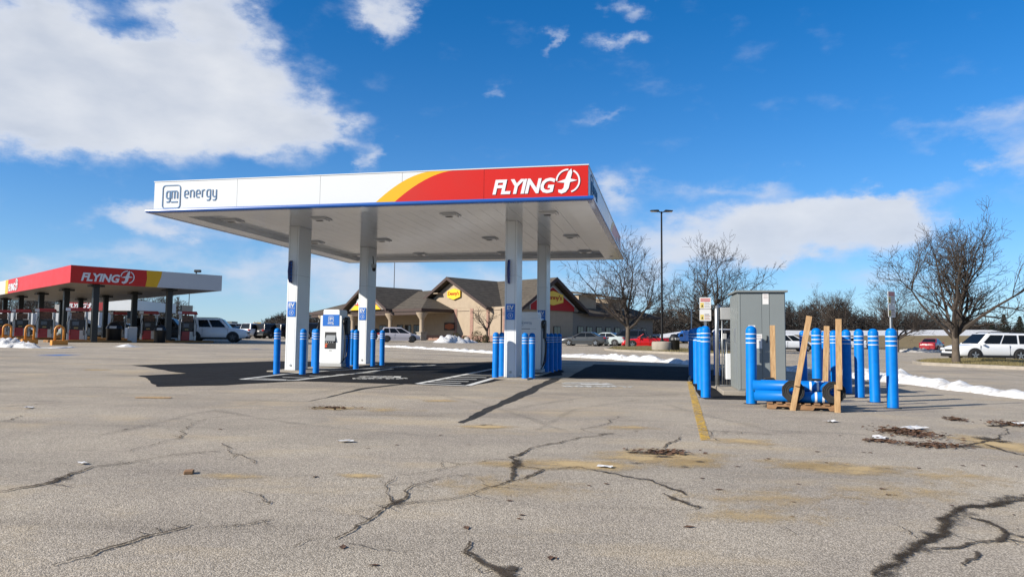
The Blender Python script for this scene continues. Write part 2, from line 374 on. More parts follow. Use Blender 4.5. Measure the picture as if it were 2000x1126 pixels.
M_blu = soft('blue_road_paint', (.05,.20,.55), (.05,.16,.42), .45, .95, 2, .85, .7)
M_tyre_mark = soft('tyre_mark', (.07,.065,.06), (.11,.10,.09), .7, 1.9, 1.6, .40)
M_trench = asphalt('trench_asphalt', (.05,.049,.047), (.085,.083,.08), (.02,.02,.02), (.1,.09,.07), .4, fine=80, bump=.4)
M_white = mat('white_cladding', (.86,.885,.90), .3, var=.05, vscale=1.2)
M_fwhite = mat('fascia_white', (.71,.73,.735), .28, var=.03, vscale=.8)
M_fred = mat('fascia_red', (.60,.014,.006), .35, var=.08, vscale=1, spec=.3)
M_fyel = mat('fascia_yellow', (.80,.44,.006), .35, var=.05, vscale=1, spec=.3)
M_trim = mat('blue_trim', (.008,.10,.42), .25, var=.1, vscale=2, coat=.4)
M_soffit = mat('soffit_white_enamel', (.78,.80,.83), .12, var=.06, vscale=1.5, spec=.6)
M_navy = mat('navy_plate', (.012,.035,.20), .35, var=.15)
M_ink = mat('logo_blue', (.02,.13,.30), .4, var=.05)
M_sign = mat('sign_blue', (.012,.16,.62), .35, var=.06)
M_bol = mat('bollard_blue', (.0,.205,.70), .42, var=.22, vscale=7, spec=.15)
M_wband = mat('reflective_white', (.78,.80,.82), .35, var=.05)
M_conc = mat('concrete', (.38,.335,.275), .85, var=.25, vscale=3, bump=.3, bscale=40)
M_dark = mat('black_plastic', (.012,.012,.013), .45, var=.3)
M_rubber = mat('rubber', (.016,.016,.016), .75, var=.4, vscale=14, bump=.2)
M_steel = mat('galvanised_steel', (.52,.54,.55), .38, metal=.75, var=.22, vscale=9)
M_grey = mat('cabinet_grey', (.225,.25,.25), .42, var=.08, vscale=1.4)
M_lbox = mat('light_grey_enamel', (.44,.45,.45), .45, var=.08)
M_paper = mat('label_paper', (.78,.77,.75), .6, var=.06)
M_pine = mat('pine_lumber', (.60,.40,.20), .7, c2=(.36,.20,.085,1), vscale=6, stretch=(7,7,.8), bump=.25, bscale=20)
M_pallet = mat('pallet_wood', (.36,.20,.095), .75, c2=(.22,.115,.05,1), vscale=4, stretch=(1.2,9,9), bump=.3, bscale=20)
M_snow = mat('old_snow', (.86,.88,.90), .6, c2=(.42,.40,.375,1), vscale=5, bump=1.0, bscale=16, spec=.3, detail=10)
M_dsnow = mat('dirty_snow', (.62,.60,.57), .7, c2=(.36,.33,.29,1), vscale=6, bump=.8, bscale=12, spec=.2)
M_leaf = mat('dry_leaf', (.15,.075,.036), .8, c2=(.07,.035,.018,1), vscale=30)
M_lamp = mat('frosted_lens', (.62,.62,.60), .3, var=.05)
M_screen = mat('screen_grey', (.32,.34,.36), .15, var=.05, spec=.7)

# ------------------------------------------------------------------ ground
def make_ground():
    xs = [-700, -400, -250, -160, -110, -90] + list(range(-80, 101, 10)) + [110, 150, 220, 350, 700]
    ys = [-120, -80, -40] + list(range(-30, 141, 10)) + [150, 180, 230, 300, 420, 600, 900]
    m = MB(); m.v = [(x, y, zg(x, y)) for y in ys for x in xs]; nx = len(xs)
    m.f = [(j*nx+i, j*nx+i+1, (j+1)*nx+i+1, (j+1)*nx+i) for j in range(len(ys)-1) for i in range(nx-1)]
    return struct(m.build('ground', M_lot))
GROUND = make_ground()
def sheet(name, pts, m, lift, parent=None, rag=0):
    """flat polygon following the lot, pts = ground (x, y)"""
    if rag:
        rnd = random.Random(len(pts)); Q = [Vector(p[:2]) for p in pts]
        for lv in range(3):
            T = []
            for i in range(len(Q)):
                a, c = Q[i], Q[(i+1) % len(Q)]; d = c-a; T += [a, (a+c)/2+Vector((-d.y, d.x)).normalized()*rnd.uniform(-1, 1)*min(rag, d.length*.05)]
            Q = T
        pts = Q
    b = MB(); b.v = [(p[0], p[1], zg(p[0], p[1])+lift) for p in pts]; b.f = [tuple(range(len(pts)))]
    o = b.build(name, m, parent)
    a = o.data.attributes.new('a', 'FLOAT', 'POINT')
    for d in a.data: d.value = .5
    return o
def layer(name, center, half, m, lift, parent=None, rings=7, segs=22, rot=0, wob=.35, seed=0, peak=.9):
    """soft-edged patch: attribute 'a' runs from peak at the centre to 0 at the uneven rim"""
    rnd = random.Random(seed); b = MB(); vals = []
    ph = [rnd.uniform(.6, 1.25) for _ in range(segs)]
    for r in range(rings+1):
        for k in range(segs):
            a = 2*math.pi*k/segs; q = r/rings*(1-wob+wob*ph[k])
            x = math.cos(a)*half[0]*q; y = math.sin(a)*half[1]*q
            X = center[0]+x*math.cos(rot)-y*math.sin(rot); Y = center[1]+x*math.sin(rot)+y*math.cos(rot)
            b.v.append((X, Y, zg(X, Y)+lift)); vals.append(peak*(1-(r/rings)**1.3))
    b.f = [(r*segs+k, r*segs+(k+1) % segs, (r+1)*segs+(k+1) % segs, (r+1)*segs+k) for r in range(rings) for k in range(segs)]
    me = bpy.data.meshes.new(name); me.from_pydata(b.v, [], b.f); o = bpy.data.objects.new(name, me); fin(o, m, parent)
    at_ = me.attributes.new('a', 'FLOAT', 'POINT')
    for i, d in enumerate(at_.data): d.value = vals[i]
    return o
def streak(name, pts, widths, m, lift, parent=None, jit=.5, seed=0, sub=6, rows=3, edge=0.0, mid=.9):
    """irregular strip along ground points; widths in metres per point; a = mid in the middle, edge at the rims"""
    rnd = random.Random(seed); P = [Vector(p[:2]) for p in pts]; Wd = list(widths)
    lv = 0
    while lv < (4 if jit > .3 else 3):       # midpoint displacement: ragged at every scale
        Q, V = [P[0]], [Wd[0]]
        for i in range(len(P)-1):
            d = P[i+1]-P[i]; nrm = Vector((-d.y, d.x)); Q += [(P[i]+P[i+1])/2+nrm*rnd.uniform(-.5, .5)*jit*.42+d*rnd.uniform(-.12, .12), P[i+1]]
            V += [(Wd[i]+Wd[i+1])/2*rnd.uniform(.62, 1.42), Wd[i+1]]
        P, Wd = Q, V; lv += 1
    mb = []; vals = []
    cols = rows*2+1
    for i, p in enumerate(P):
        t = (P[min(i+1, len(P)-1)]-P[max(i-1, 0)]).normalized(); n_ = Vector((-t.y, t.x))
        for c in range(cols):
            s = (c-rows)/rows; q = p+n_*(s*Wd[i]/2); mb.append((q.x, q.y, zg(q.x, q.y)+lift)); vals.append(edge+(mid-edge)*(1-abs(s)**1.5))
    fs = [(i*cols+c, i*cols+c+1, (i+1)*cols+c+1, (i+1)*cols+c) for i in range(len(P)-1) for c in range(cols-1)]
    me = bpy.data.meshes.new(name); me.from_pydata(mb, [], fs); o = bpy.data.objects.new(name, me); fin(o, m, parent)
    at_ = me.attributes.new('a', 'FLOAT', 'POINT')
    for i, d in enumerate(at_.data): d.value = vals[i]
    return o

# ------------------------------------------------------------------ pavement pieces and markings
def GL(pts): return [G(*p) for p in pts]
struct(sheet('fresh_asphalt', GL([(257,713),(364,728.7),(268.6,733),(290,742),(307,755),(440,752),(580,744),(700,747),(787,749.5),(915,754),(985,741),(1095,733),(1098,722),(960,706),(860,709),(720,706),(531,705)]), M_new, .004, None, .07))
struct(sheet('asphalt_patch', GL([(1108,738),(1345,744),(1352,716),(1160,711)]), M_new, .004, None, .05))
struct(sheet('asphalt_strip', GL([(1347,745),(1376,779),(1432,780),(1470,781),(1540,760),(1420,722),(1353,722)]), M_new, .0045, None, .04))
struct(sheet('asphalt_trench', GL([(1078,738),(1097,738),(1050,762),(1008,782),(950,806),(905,826),(893,825),(940,802),(992,777),(1040,754)]), M_trench, .004, None, .035))
struct(sheet('asphalt_trench', GL([(600,783),(640,776),(720,758),(790,750),(782,749.6),(705,758),(650,772),(610,782)]), M_trench, .004, None, .03))
def line(a, b, wd, m=None, lift=.009, name='paint_line', parent=None):
    A, B = Vector(a[:2]), Vector(b[:2]); d = (B-A); n_ = Vector((-d.y, d.x)).normalized()*wd/2; k = max(2, int(d.length/.25))
    mb = MB()
    for i in range(k+1):
        p = A+d*i/k
        for s in (1, -1): q = p+n_*s; mb.v.append((q.x, q.y, zg(q.x, q.y)+lift))
    mb.f = [(2*i, 2*i+1, 2*i+3, 2*i+2) for i in range(k)]
    o = mb.build(name, m or M_paint, parent); at_ = o.data.attributes.new('a', 'FLOAT', 'POINT')
    for d_ in at_.data: d_.value = .5
    return o
def pline(pts, wd, m=None, name='paint_line'):
    for i in range(len(pts)-1): line(G(*pts[i]), G(*pts[i+1]), wd, m, name=name, parent=GROUND)
pline([(471,740.5),(560,742.6),(577,742.3),(700,728.5),(767,719.8)], .15)
pline([(471,740.5),(556,730.5),(640,724),(770,717),(850,713)], .14)
for k in range(5): pline([(500+k*52,739-k*2.6),(560+k*44,741.5-k*3.6)], .10)
pline([(815,749.3),(913,753.3),(962,739),(1000,727)], .16)
pline([(815,749.3),(922,728.5),(985,716)], .15)
for (a, b) in [((832,746.2),(900,748.6)),((845,743),(915,745.2)),((862,739.5),(931,741)),((878,736.4),(950,737.2)),((897,733),(965,733.4)),((915,730),(975,730))]: pline([a, b], .14)
pline([(690,721),(800,714),(870,711)], .09, M_paintw); pline([(745,707.5),(862,706)], .09, M_paintw); pline([(1097,741.5),(1130,740.5)], .1, M_paintw)
# worn stencils: a framed pictogram with a row of blocky marks below
def stencil(cx, cy, wpx, s):
    rnd = random.Random(int(cx)); c = G(cx, cy); k = wpx/FPX*c.y
    ex = (G(cx+60, cy)-c).normalized(); ey = Vector((-ex.y, ex.x, 0))
    def seg(x0, y0, x1, y1, wd): line(c+ex*(x0*k)+ey*(y0*s), c+ex*(x1*k)+ey*(y1*s), wd, M_paintw if rnd.random() < .4 else M_paint, name='stencil_mark', parent=GROUND)
    seg(-.34, .55, -.24, 1.0, .2); seg(.33, .45, .40, .95, .2); seg(-.25, 1.0, .3, .98, .16); seg(-.2, .82, .30, .72, .22); seg(-.1, .62, .34, .55, .18); seg(-.3, .5, .3, .46, .12)
    x = -.5
    while x < .5:
        wl = rnd.uniform(.04, .085); y0 = rnd.uniform(-.02, .1)
        seg(x, y0+.1, x+wl, y0+.13, .18)
        if rnd.random() < .8: seg(x, y0-.08, x+wl*.9, y0-.1, .15)
        if rnd.random() < .6: seg(x+.005, y0-.15, x+.01, y0+.2, .07)
        x += wl+rnd.uniform(.012, .03)
stencil(1170, 755, 136, 1.35); stencil(744, 739.3, 104, 1.0)
yl = sheet('yellow_paint_line', GL([(1342,744.5),(1351,745),(1366,788),(1387.6,859.6),(1368.5,859.6),(1354,800)]), M_yel, .006, GROUND)
for i, d in enumerate(yl.data.attributes['a'].data): d.value = .42
def spot(px, py, rx, ry, m, seed, peak=.9, lift=.007, name='stain', wob=.5):
    c = G(px, py); hx = rx/FPX*c.y; hy = abs(G(px, py-ry).y - G(px, py+ry).y)/2
    return layer(name, c, (hx, hy), m, lift, GROUND, seed=seed, peak=peak, wob=wob)
spot(115,693,62,3.2, M_blu, 3, .95); spot(500,681,26,1.6, M_blu, 4, .75)
sand = [(1130,908,170,15,.95),(1290,893,180,20,.85),(1350,905,90,12,.8),(945,833,70,6,.95),(655,797,66,5,.9),(1640,915,170,16,.8),(1955,868,80,24,1.0),(1450,862,80,9,.75),(700,929,60,6,.8),(450,930,110,7,.55),
        (990,905,80,10,.7),(1560,905,110,14,.7),(300,776,45,3,.8),(1230,835,70,6,.6),(860,782,50,4,.7),(1010,950,240,26,.42),(1480,975,220,26,.42),(1750,960,240,30,.4),(1500,1010,200,22,.45),(190,722,40,2,.7),(1850,930,150,20,.5),(760,800,90,6,.45)]
for i, (a, b, c, d, e) in enumerate(sand): spot(a, b, c, d, M_sand, 20+i, e, .006, 'sand_patch')
for i, (a, b, c, d, e) in enumerate([(1285,886,60,6,1.0),(1300,892,55,5,.8),(1235,884,20,3,.9),(1370,902,22,3,.8),(1340,912,20,3,.8),(1010,905,22,20,.85),(775,984,26,11,.9),(1240,905,40,6,.6),(1930,858,36,10,1.0),(1000,1112,26,14,.95),(120,936,36,8,.75),(1900,872,60,5,.8),(1955,862,50,7,.7),(945,830,26,3,.7),(640,797,40,2.4,.8)]):
    spot(a, b, c, d, M_damp, 60+i, e, .008)
def crack(pts, wd, seed, m=None, jit=.55, mid=.95, edge=.05):
    g = GL(pts); ws = [q*(.72 if m is None else 1) for q in (wd if isinstance(wd, list) else [wd]*len(pts))]
    o = streak('crack', g, ws, m or M_crack, .010, GROUND, jit, seed, 7, 2, edge, mid)
    if m is None and len(g) > 3:             # hairline side cracks
        rnd = random.Random(seed*7+1)
        for k in range(len(g)):
            i = rnd.randrange(1, len(g)-1); a = g[i].lerp(g[i+1], rnd.random()); d = (g[i+1]-g[i-1]); d.z = 0; L_ = rnd.uniform(.25, .8)*min(1.6, d.length)*.55
            n_ = (Vector((-d.y, d.x, 0)).normalized()*rnd.choice((-1, 1))*rnd.uniform(.4, 1)+d.normalized()*rnd.uniform(-.6, 1)).normalized()*L_
            streak('crack', [a, a+n_*.5+Vector((rnd.uniform(-.06, .06), rnd.uniform(-.06, .06), 0)), a+n_], [.022, .016, .008], M_crack, .0095, GROUND, .7, seed*50+k, 5, 1, 0, .85)
        streak('damp_edge', g, [w_*2.6+.03 for w_ in ws], M_damp, .0088, GROUND, .2, seed+500, 5, 2, -.25, .42)
    return o
crack([(655,1053),(695,1027),(740,1000),(775,982),(790,960),(830,942),(880,930),(920,925)], [.03,.05,.06,.06,.035,.03,.025,.015], 1)
crack([(560,1070),(600,1055),(655,1053)], .015, 31)
crack([(788,985),(850,978),(920,965),(988,943),(1025,935),(1060,917)], [.03,.025,.025,.04,.06,.06], 2)
crack([(988,943),(1001,925),(1007,910),(997,893),(1022,884),(1060,870),(1110,860),(1200,846)], [.07,.09,.10,.10,.07,.045,.035,.03], 3)
crack([(1000,902),(1030,913),(1060,917)], .03, 32)
crack([(1060,917),(1130,912),(1165,920),(1215,930),(1270,938),(1300,950),(1340,968)], [.03,.03,.05,.07,.09,.09,.04], 4)
crack([(1293,964),(1318,976),(1340,983),(1368,992)], [.04,.10,.10,.03], 5)
crack([(1298,876),(1318,862),(1330,853)], [.05,.05,.02], 6); crack([(1133,838),(1180,829),(1190,820),(1207,813)], .028, 7); crack([(1133,838),(1157,846)], .022, 8); crack([(1168,848),(1200,846)], .04, 33)
crack([(1340,833),(1385,842),(1440,844),(1510,848)], .03, 9); crack([(1385,842),(1390,855),(1408,862)], .022, 10)
crack([(1705,1126),(1760,1085),(1800,1060),(1850,1025),(1890,990),(1950,985),(2010,968)], [.10,.14,.14,.15,.16,.2,.12], 11)
crack([(1690,1140),(1760,1083),(1800,1058),(1850,1020),(1895,990),(1950,984),(2010,968)], [.25,.30,.32,.36,.42,.5,.3], 12, M_damp, .4, .62, -.2)
crack([(1815,1072),(1880,1068),(1950,1058),(1962,1040),(1930,1020),(1893,1012)], [.05,.06,.08,.09,.10,.06], 13); crack([(1962,1052),(2010,1062)], .07, 14); crack([(1905,1078),(1890,1095),(1882,1105)], .05, 15)
crack([(1960,1040),(2010,1052)], [.12,.12], 41, M_damp, .4, .8)
crack([(1855,874),(1885,870),(1925,862),(1955,849),(1968,838),(1945,830)], [.04,.10,.14,.05,.04,.05], 16); crack([(1925,868),(1960,880),(2010,892)], [.12,.09,.05], 17); crack([(1930,832),(2005,829)], [.2,.35], 42, M_damp, .3, .95)
crack([(-10,962),(40,953),(90,945),(140,925),(180,912),(250,905),(310,893),(370,885),(430,882)], [.07,.08,.10,.09,.05,.03,.03,.025,.02], 18); crack([(90,945),(140,952)], .03, 19)
crack([(100,1105),(180,1085),(245,1062),(300,1045),(370,1025)], [.02,.03,.07,.06,.03], 20); crack([(400,1031),(440,1028),(480,1026),(535,1014)], .018, 21)
crack([(255,882),(310,866),(350,856),(362,848),(352,843),(375,830),(420,815)], .022, 22); crack([(432,866),(447,884),(470,888),(497,906)], .024, 23)
crack([(918,1058),(908,1078),(930,1092),(960,1108),(1005,1135)], [.03,.05,.09,.16,.2], 24); crack([(900,1078),(920,1090)], .03, 34)
crack([(757,968),(752,948),(772,930),(830,922),(900,908),(960,897),(1000,898)], .018, 25); crack([(757,968),(765,982)], .03, 35); crack([(690,1000),(740,992),(775,982)], .02, 26)
crack([(-10,796),(60,790),(120,786)], .03, 27); crack([(-10,825),(40,812)], .035, 28); crack([(675,1060),(740,1075),(800,1078)], .014, 29); crack([(575,1000),(625,998)], .014, 30)
crack([(470,958),(495,965),(515,981),(530,980)], .016, 36); crack([(1530,1030),(1555,1045)], .012, 37)
for i, (pts, wd) in enumerate([([(0,706),(200,696),(330,690),(330,686),(300,684)], .25), ([(60,706),(250,700),(420,693),(400,686)], .25), ([(600,770),(700,752)], .3), ([(780,698),(900,691),(990,688)], .25), ([(1000,800),(1150,775),(1330,770)], .5), ([(1050,840),(1120,800),(1250,780)], .3), ([(1120,690),(1250,686)], .3), ([(1560,702),(1700,700),(2000,735)], .7), ([(860,770),(980,800),(1100,840)], .35), ([(420,800),(600,830),(820,850)], .4), ([(1300,790),(1500,840),(1700,850)], .4), ([(200,850),(420,800),(560,775)], .3)]):
    streak('tyre_mark', GL(pts), [wd]*len(pts), M_tyre_mark, .0075, GROUND, .15, 70+i, 8, 2, 0, 1.1)

# ------------------------------------------------------------------ charging canopy
PHI, CW, CD, BX, BY = 0.2098, 11.676, 12.405, 1.834, 16.253
Z_TRIM, Z_DECK = 4.47, 4.62
CB0 = zg(BX, BY)
canopy = thing('charging_canopy', 'large white flat canopy over the chargers with a red and yellow front', 'canopy', (BX, BY, CB0), -PHI)
Mc = Matrix.Translation((BX, BY, 0)) @ Matrix.Rotation(-PHI, 4, 'Z'); Mci = Mc.inverted()
def cl(p): return Mci @ Vector(p)                         # world -> canopy plan coordinates (z = world height)
def zc(mb): mb.v = [(x, y, z-CB0) for x, y, z in mb.v]; return mb
FI = .14                                                  # the fascia stands back from the trim
ZF0, ZF1 = 4.575, 5.30
def fplane(px, py):                                       # photo position -> (x, z) on the front fascia
    d = ray(px, py); o = cl(CAM); e = Mci.to_3x3() @ d; k = (FI-o.y)/e.y; q = o+e*k; return q.x, q.z
seams = [-CW+FI] + [fplane(p, 380)[0] for p in (463, 625, 785, 945)] + [-FI]
for i in range(len(seams)-1):
    m_ = M_fred if i == 4 else M_fwhite
    zc(MB().bb(seams[i]+.004, seams[i+1]-.004, FI, FI+.05, ZF0, ZF1)).build('fascia_panel', m_, canopy)
zc(MB().bb(-CW+FI+.06, -FI-.06, FI+.052, FI+.09, ZF0+.01, ZF1-.02)).build('fascia_backing', M_lbox, canopy)
ys = [FI+.055+i*(CD-2*FI-.11)/5 for i in range(6)]
for i in range(5):
    zc(MB().bb(-FI-.05, -FI, ys[i]+.004, ys[i+1]-.004, ZF0, ZF1)).build('fascia_panel', M_fred if i == 4 else M_fwhite, canopy)
    zc(MB().bb(-CW+FI, -CW+FI+.05, ys[i]+.004, ys[i+1]-.004, ZF0, ZF1)).build('fascia_panel', M_fwhite, canopy)
for i in range(5): zc(MB().bb(seams[i]+.004, seams[i+1]-.004, CD-FI-.05, CD-FI, ZF0, ZF1)).build('fascia_panel', M_fwhite, canopy)
# coloured swoosh on the front: two curved sheets, the red one runs on to the corner
def arc(pa, pb, bulge, n=12):
    return [(pa[0]+(pb[0]-pa[0])*t, pa[1]+(pb[1]-pa[1])*(1-(1-t)**bulge)) for t in [i/n for i in range(n+1)]]
yb, yt = fplane(733, 398)[0], fplane(842, 337)[0]; rb, rt = fplane(770, 397)[0], fplane(886, 335)[0]
zb_, zt_ = ZF0+.002, ZF1-.002
ya = arc((yb, zb_), (yt, zt_), 1.75); ra = arc((rb, zb_), (rt, zt_), 1.75)
zc(MB().prism(ya + ra[::-1], FI-.004, FI-.001, 'XZ')).build('yellow_swoosh', M_fyel, canopy)
zc(MB().prism(ra + [(seams[4]-.002, zt_), (seams[4]-.002, zb_)], FI-.004, FI-.001, 'XZ')).build('red_swoosh', M_fred, canopy)
def onside(mb): return xform(mb, Matrix.Translation((-FI, 0, 0)) @ Matrix.Rotation(math.pi/2, 4, 'Z'))     # front face drawing -> right-hand face
sy = [(CD-7.6)/1, 0]
a1 = arc((6.6, zb_), (8.3, zt_), 1.75); a2 = arc((7.1, zb_), (8.9, zt_), 1.75)
zc(onside(MB().prism(a1 + a2[::-1], -.004, -.001, 'XZ'))).build('yellow_swoosh', M_fyel, canopy)
zc(onside(MB().prism(a2 + [(ys[4]-.002, zt_), (ys[4]-.002, zb_)], -.004, -.001, 'XZ'))).build('red_swoosh', M_fred, canopy)
x0, z0 = fplane(317, 408); x1, z1 = fplane(1130, 380)
zc(xform(badge_mb(x0, 4.60, .60, -.012, 0), Matrix.Translation((0, FI-.001, 0)))).build('lettering', M_ink, canopy)
lx0, lz0 = fplane(962, 383.5); lx1, _ = fplane(1130, 379)
zc(xform(logo_mb(lx1-lx0, .014), Matrix.Translation((lx0, FI-.001, lz0+.01)))).build('lettering', M_wband, canopy)
zc(onside(xform(badge_mb(.7, 4.62, .60, -.012, 0), Matrix.Translation((0, -.001, 0))))).build('lettering', M_ink, canopy)
zc(onside(xform(logo_mb(1.95, .014), Matrix.Translation((CD-2.7, -.001, 4.66))))).build('lettering', M_wband, canopy)
# blue bullnose trim and cap rail
def ring(mb, prof, inset=0):
    """sweep a profile (outward offset, z) round the canopy rectangle with mitred corners"""
    n = len(prof); base = len(mb.v)
    for (sx, sy_) in ((-1, -1), (1, -1), (1, 1), (-1, 1)):
        for (o_, z) in prof:
            x = (-CW-o_) if sx < 0 else o_; y = -o_ if sy_ < 0 else CD+o_
            mb.v.append((x, y, z))
    for c in range(4):
        for k in range(n):
            a, b = base+c*n+k, base+c*n+(k+1) % n; c2_ = (c+1) % 4
            mb.f.append((a, b, base+c2_*n+(k+1) % n, base+c2_*n+k))
    return mb
prof = [(0 + .045*math.cos(R(a))-.045, 4.52+.05*math.sin(R(a))) for a in range(-90, 91, 30)] + [(-FI-.02, 4.57), (-FI-.02, 4.47)]
zc(ring(MB(), prof)).build('blue_trim', M_trim, canopy)
zc(ring(MB(), [(-FI+.012, 5.302), (-FI+.012, 5.325), (-FI-.07, 5.325), (-FI-.07, 5.302)])).build('cap_rail', M_fwhite, canopy)
zc(ring(MB(), [(-FI-.022, 4.475), (-FI-.022, 4.50), (-.72, 4.50), (-.72, 4.475)])).build('soffit_border', M_soffit, canopy)
zc(ring(MB(), [(-.70, 4.5015), (-.70, 4.64), (-.72, 4.64), (-.72, 4.5015)])).build('soffit_upstand', M_soffit, canopy)
zc(MB().bb(-CW+FI+.06, -FI-.06, FI+.1, CD-FI-.1, 4.70, 4.74)).build('roof_deck', M_lbox, canopy)
npan = 26; pw = (CW-1.44)/npan
pan = zc(MB().bb(.002, pw-.004, .722, CD-.722, Z_DECK, Z_DECK+.03)).mesh('soffit_panel')
for i in range(npan):
    o = bpy.data.objects.new('soffit_panel', pan); fin(o, M_soffit if i == 0 else None, canopy); o.location.x = -CW+.72+i*pw
# recessed lamps (unlit): housing with a lens
def canopy_light(x, y):
    h = zc(MB().bb(x-.24, x+.24, y-.24, y+.24, Z_DECK-.03, Z_DECK-.002)).build('canopy_light', M_soffit, canopy, bevel=.01)
    zc(MB().bb(x-.19, x+.19, y-.17, y+.17, Z_DECK-.055, Z_DECK-.032)).build('lens', M_soffit, h)
    h2 = zc(MB().bb(x-.13, x+.05, y-.06, y+.06, Z_DECK-.065, Z_DECK-.057)).build('louvre', M_dark, h)
for (px, py) in [(455,432),(627,429),(880,421),(1072,418),(748,470),(958,467),(1116,463),(617,474),(695,499),(822,497),(1143,492),(985,495)]:
    q = cl(atz(px, py, Z_DECK-.03)); canopy_light(q.x, q.y)
zc(MB().box((-.42, 11.3, 4.468), (.10, .22, .012))).build('vent_tile', M_wband, canopy)
# columns
def column(x, y, sign, blade):
    p = Mc @ Vector((x-.17, y+.39, 0)); b = zg(p.x, p.y)
    c = zc(MB().bb(x-.34, x, y, y+.78, b-.02, Z_DECK-.002)).build('column', M_white, canopy, bevel=.012)
    for xx in (x-.29, x-.05): zc(MB().bb(xx-.004, xx+.004, y-.002, y+.001, b+.02, 4.6)).build('panel_joint', M_lbox, c)
    zc(MB().bb(x-.342, x+.002, y-.002, y+.782, b+2.85, b+2.857)).build('cladding_joint', M_lbox, c)
    zc(MB().bb(x-.36, x+.02, y-.02, y+.80, b-.01, b+.02)).build('base_plate', M_steel, c)
    zc(MB().lathe([(.0, -.01), (.035, -.01), (.04, .0), (.0, .002)], 10, (x-.15, y-.003, b+.17), 'Y')).build('drain_cap', M_steel, c)
    if sign:
        zs = b+1.62
        s = zc(MB().bb(x-.30, x-.04, y-.016, y-.003, zs, zs+.44)).build('sign_plate', M_sign, c)
        t = text_mb('EV', .19, .12, .004, 0, .03); zc(xform(t, Matrix.Translation((x-.265, y-.0165, zs+.28)))).build('lettering', M_wband, c)
        t = text_mb('CHARGING', .19, .026, .004, 0, .01); zc(xform(t, Matrix.Translation((x-.265, y-.0165, zs+.232)))).build('lettering', M_wband, c)
        m = MB(); ribbon(m, [(x-.17+.068*math.cos(R(a)), zs+.115+.068*math.sin(R(a))) for a in range(0, 360, 20)], .008, y-.020, y-.0165, True)
        m.prism([(x-.165, zs+.16), (x-.193, zs+.108), (x-.172, zs+.108), (x-.178, zs+.07), (x-.146, zs+.124), (x-.167, zs+.124)], y-.020, y-.0165, 'XZ'); zc(m).build('bolt_symbol', M_wband, c)
    if blade:
        zs = b+2.62; m = MB(); pts = [(0, 0), (-.10, .02), (-.15, .13), (-.19, .34), (-.15, .55), (-.10, .66), (0, .68)]
        bl = zc(m.prism([(y+a, zs+b_) for a, b_ in pts], x-.24, x-.19, 'YZ')).build('blade_sign', M_navy, c)
        for k in range(6): zc(MB().bb(x-.187, x-.183, y-.11, y-.03, zs+.06+k*.1, zs+.12+k*.1)).build('blade_slot', M_sign, c)
    return c
for (px, py, sg, bl) in [(584.9,446,1,1),(1010.4,435,1,1),(720,485,1,0),(1068.3,481,1,0)]:
    q = cl(atz(px, py, 4.55)); column(q.x, q.y, sg, bl)
# concrete islands
def cpt(x, y): p = Mc @ Vector((x, y, 0)); return (p.x, p.y)
def island(x0, x1, y0, y1):
    m = MB(); c = [cpt(x0, y0), cpt(x1, y0), cpt(x1, y1), cpt(x0, y1)]
    m.v = [(x, y, zg(x, y)-.05) for x, y in c] + [(x, y, zg(x, y)+.035) for x, y in c]
    m.f = [(3,2,1,0),(4,5,6,7),(0,1,5,4),(1,2,6,5),(2,3,7,6),(3,0,4,7)]
    return m.build('concrete_island', M_conc, None, bevel=.02)
struct(island(-9.75, -8.65, 2.9, 9.1)); struct(island(-3.1, -2.05, 2.95, 9.3))

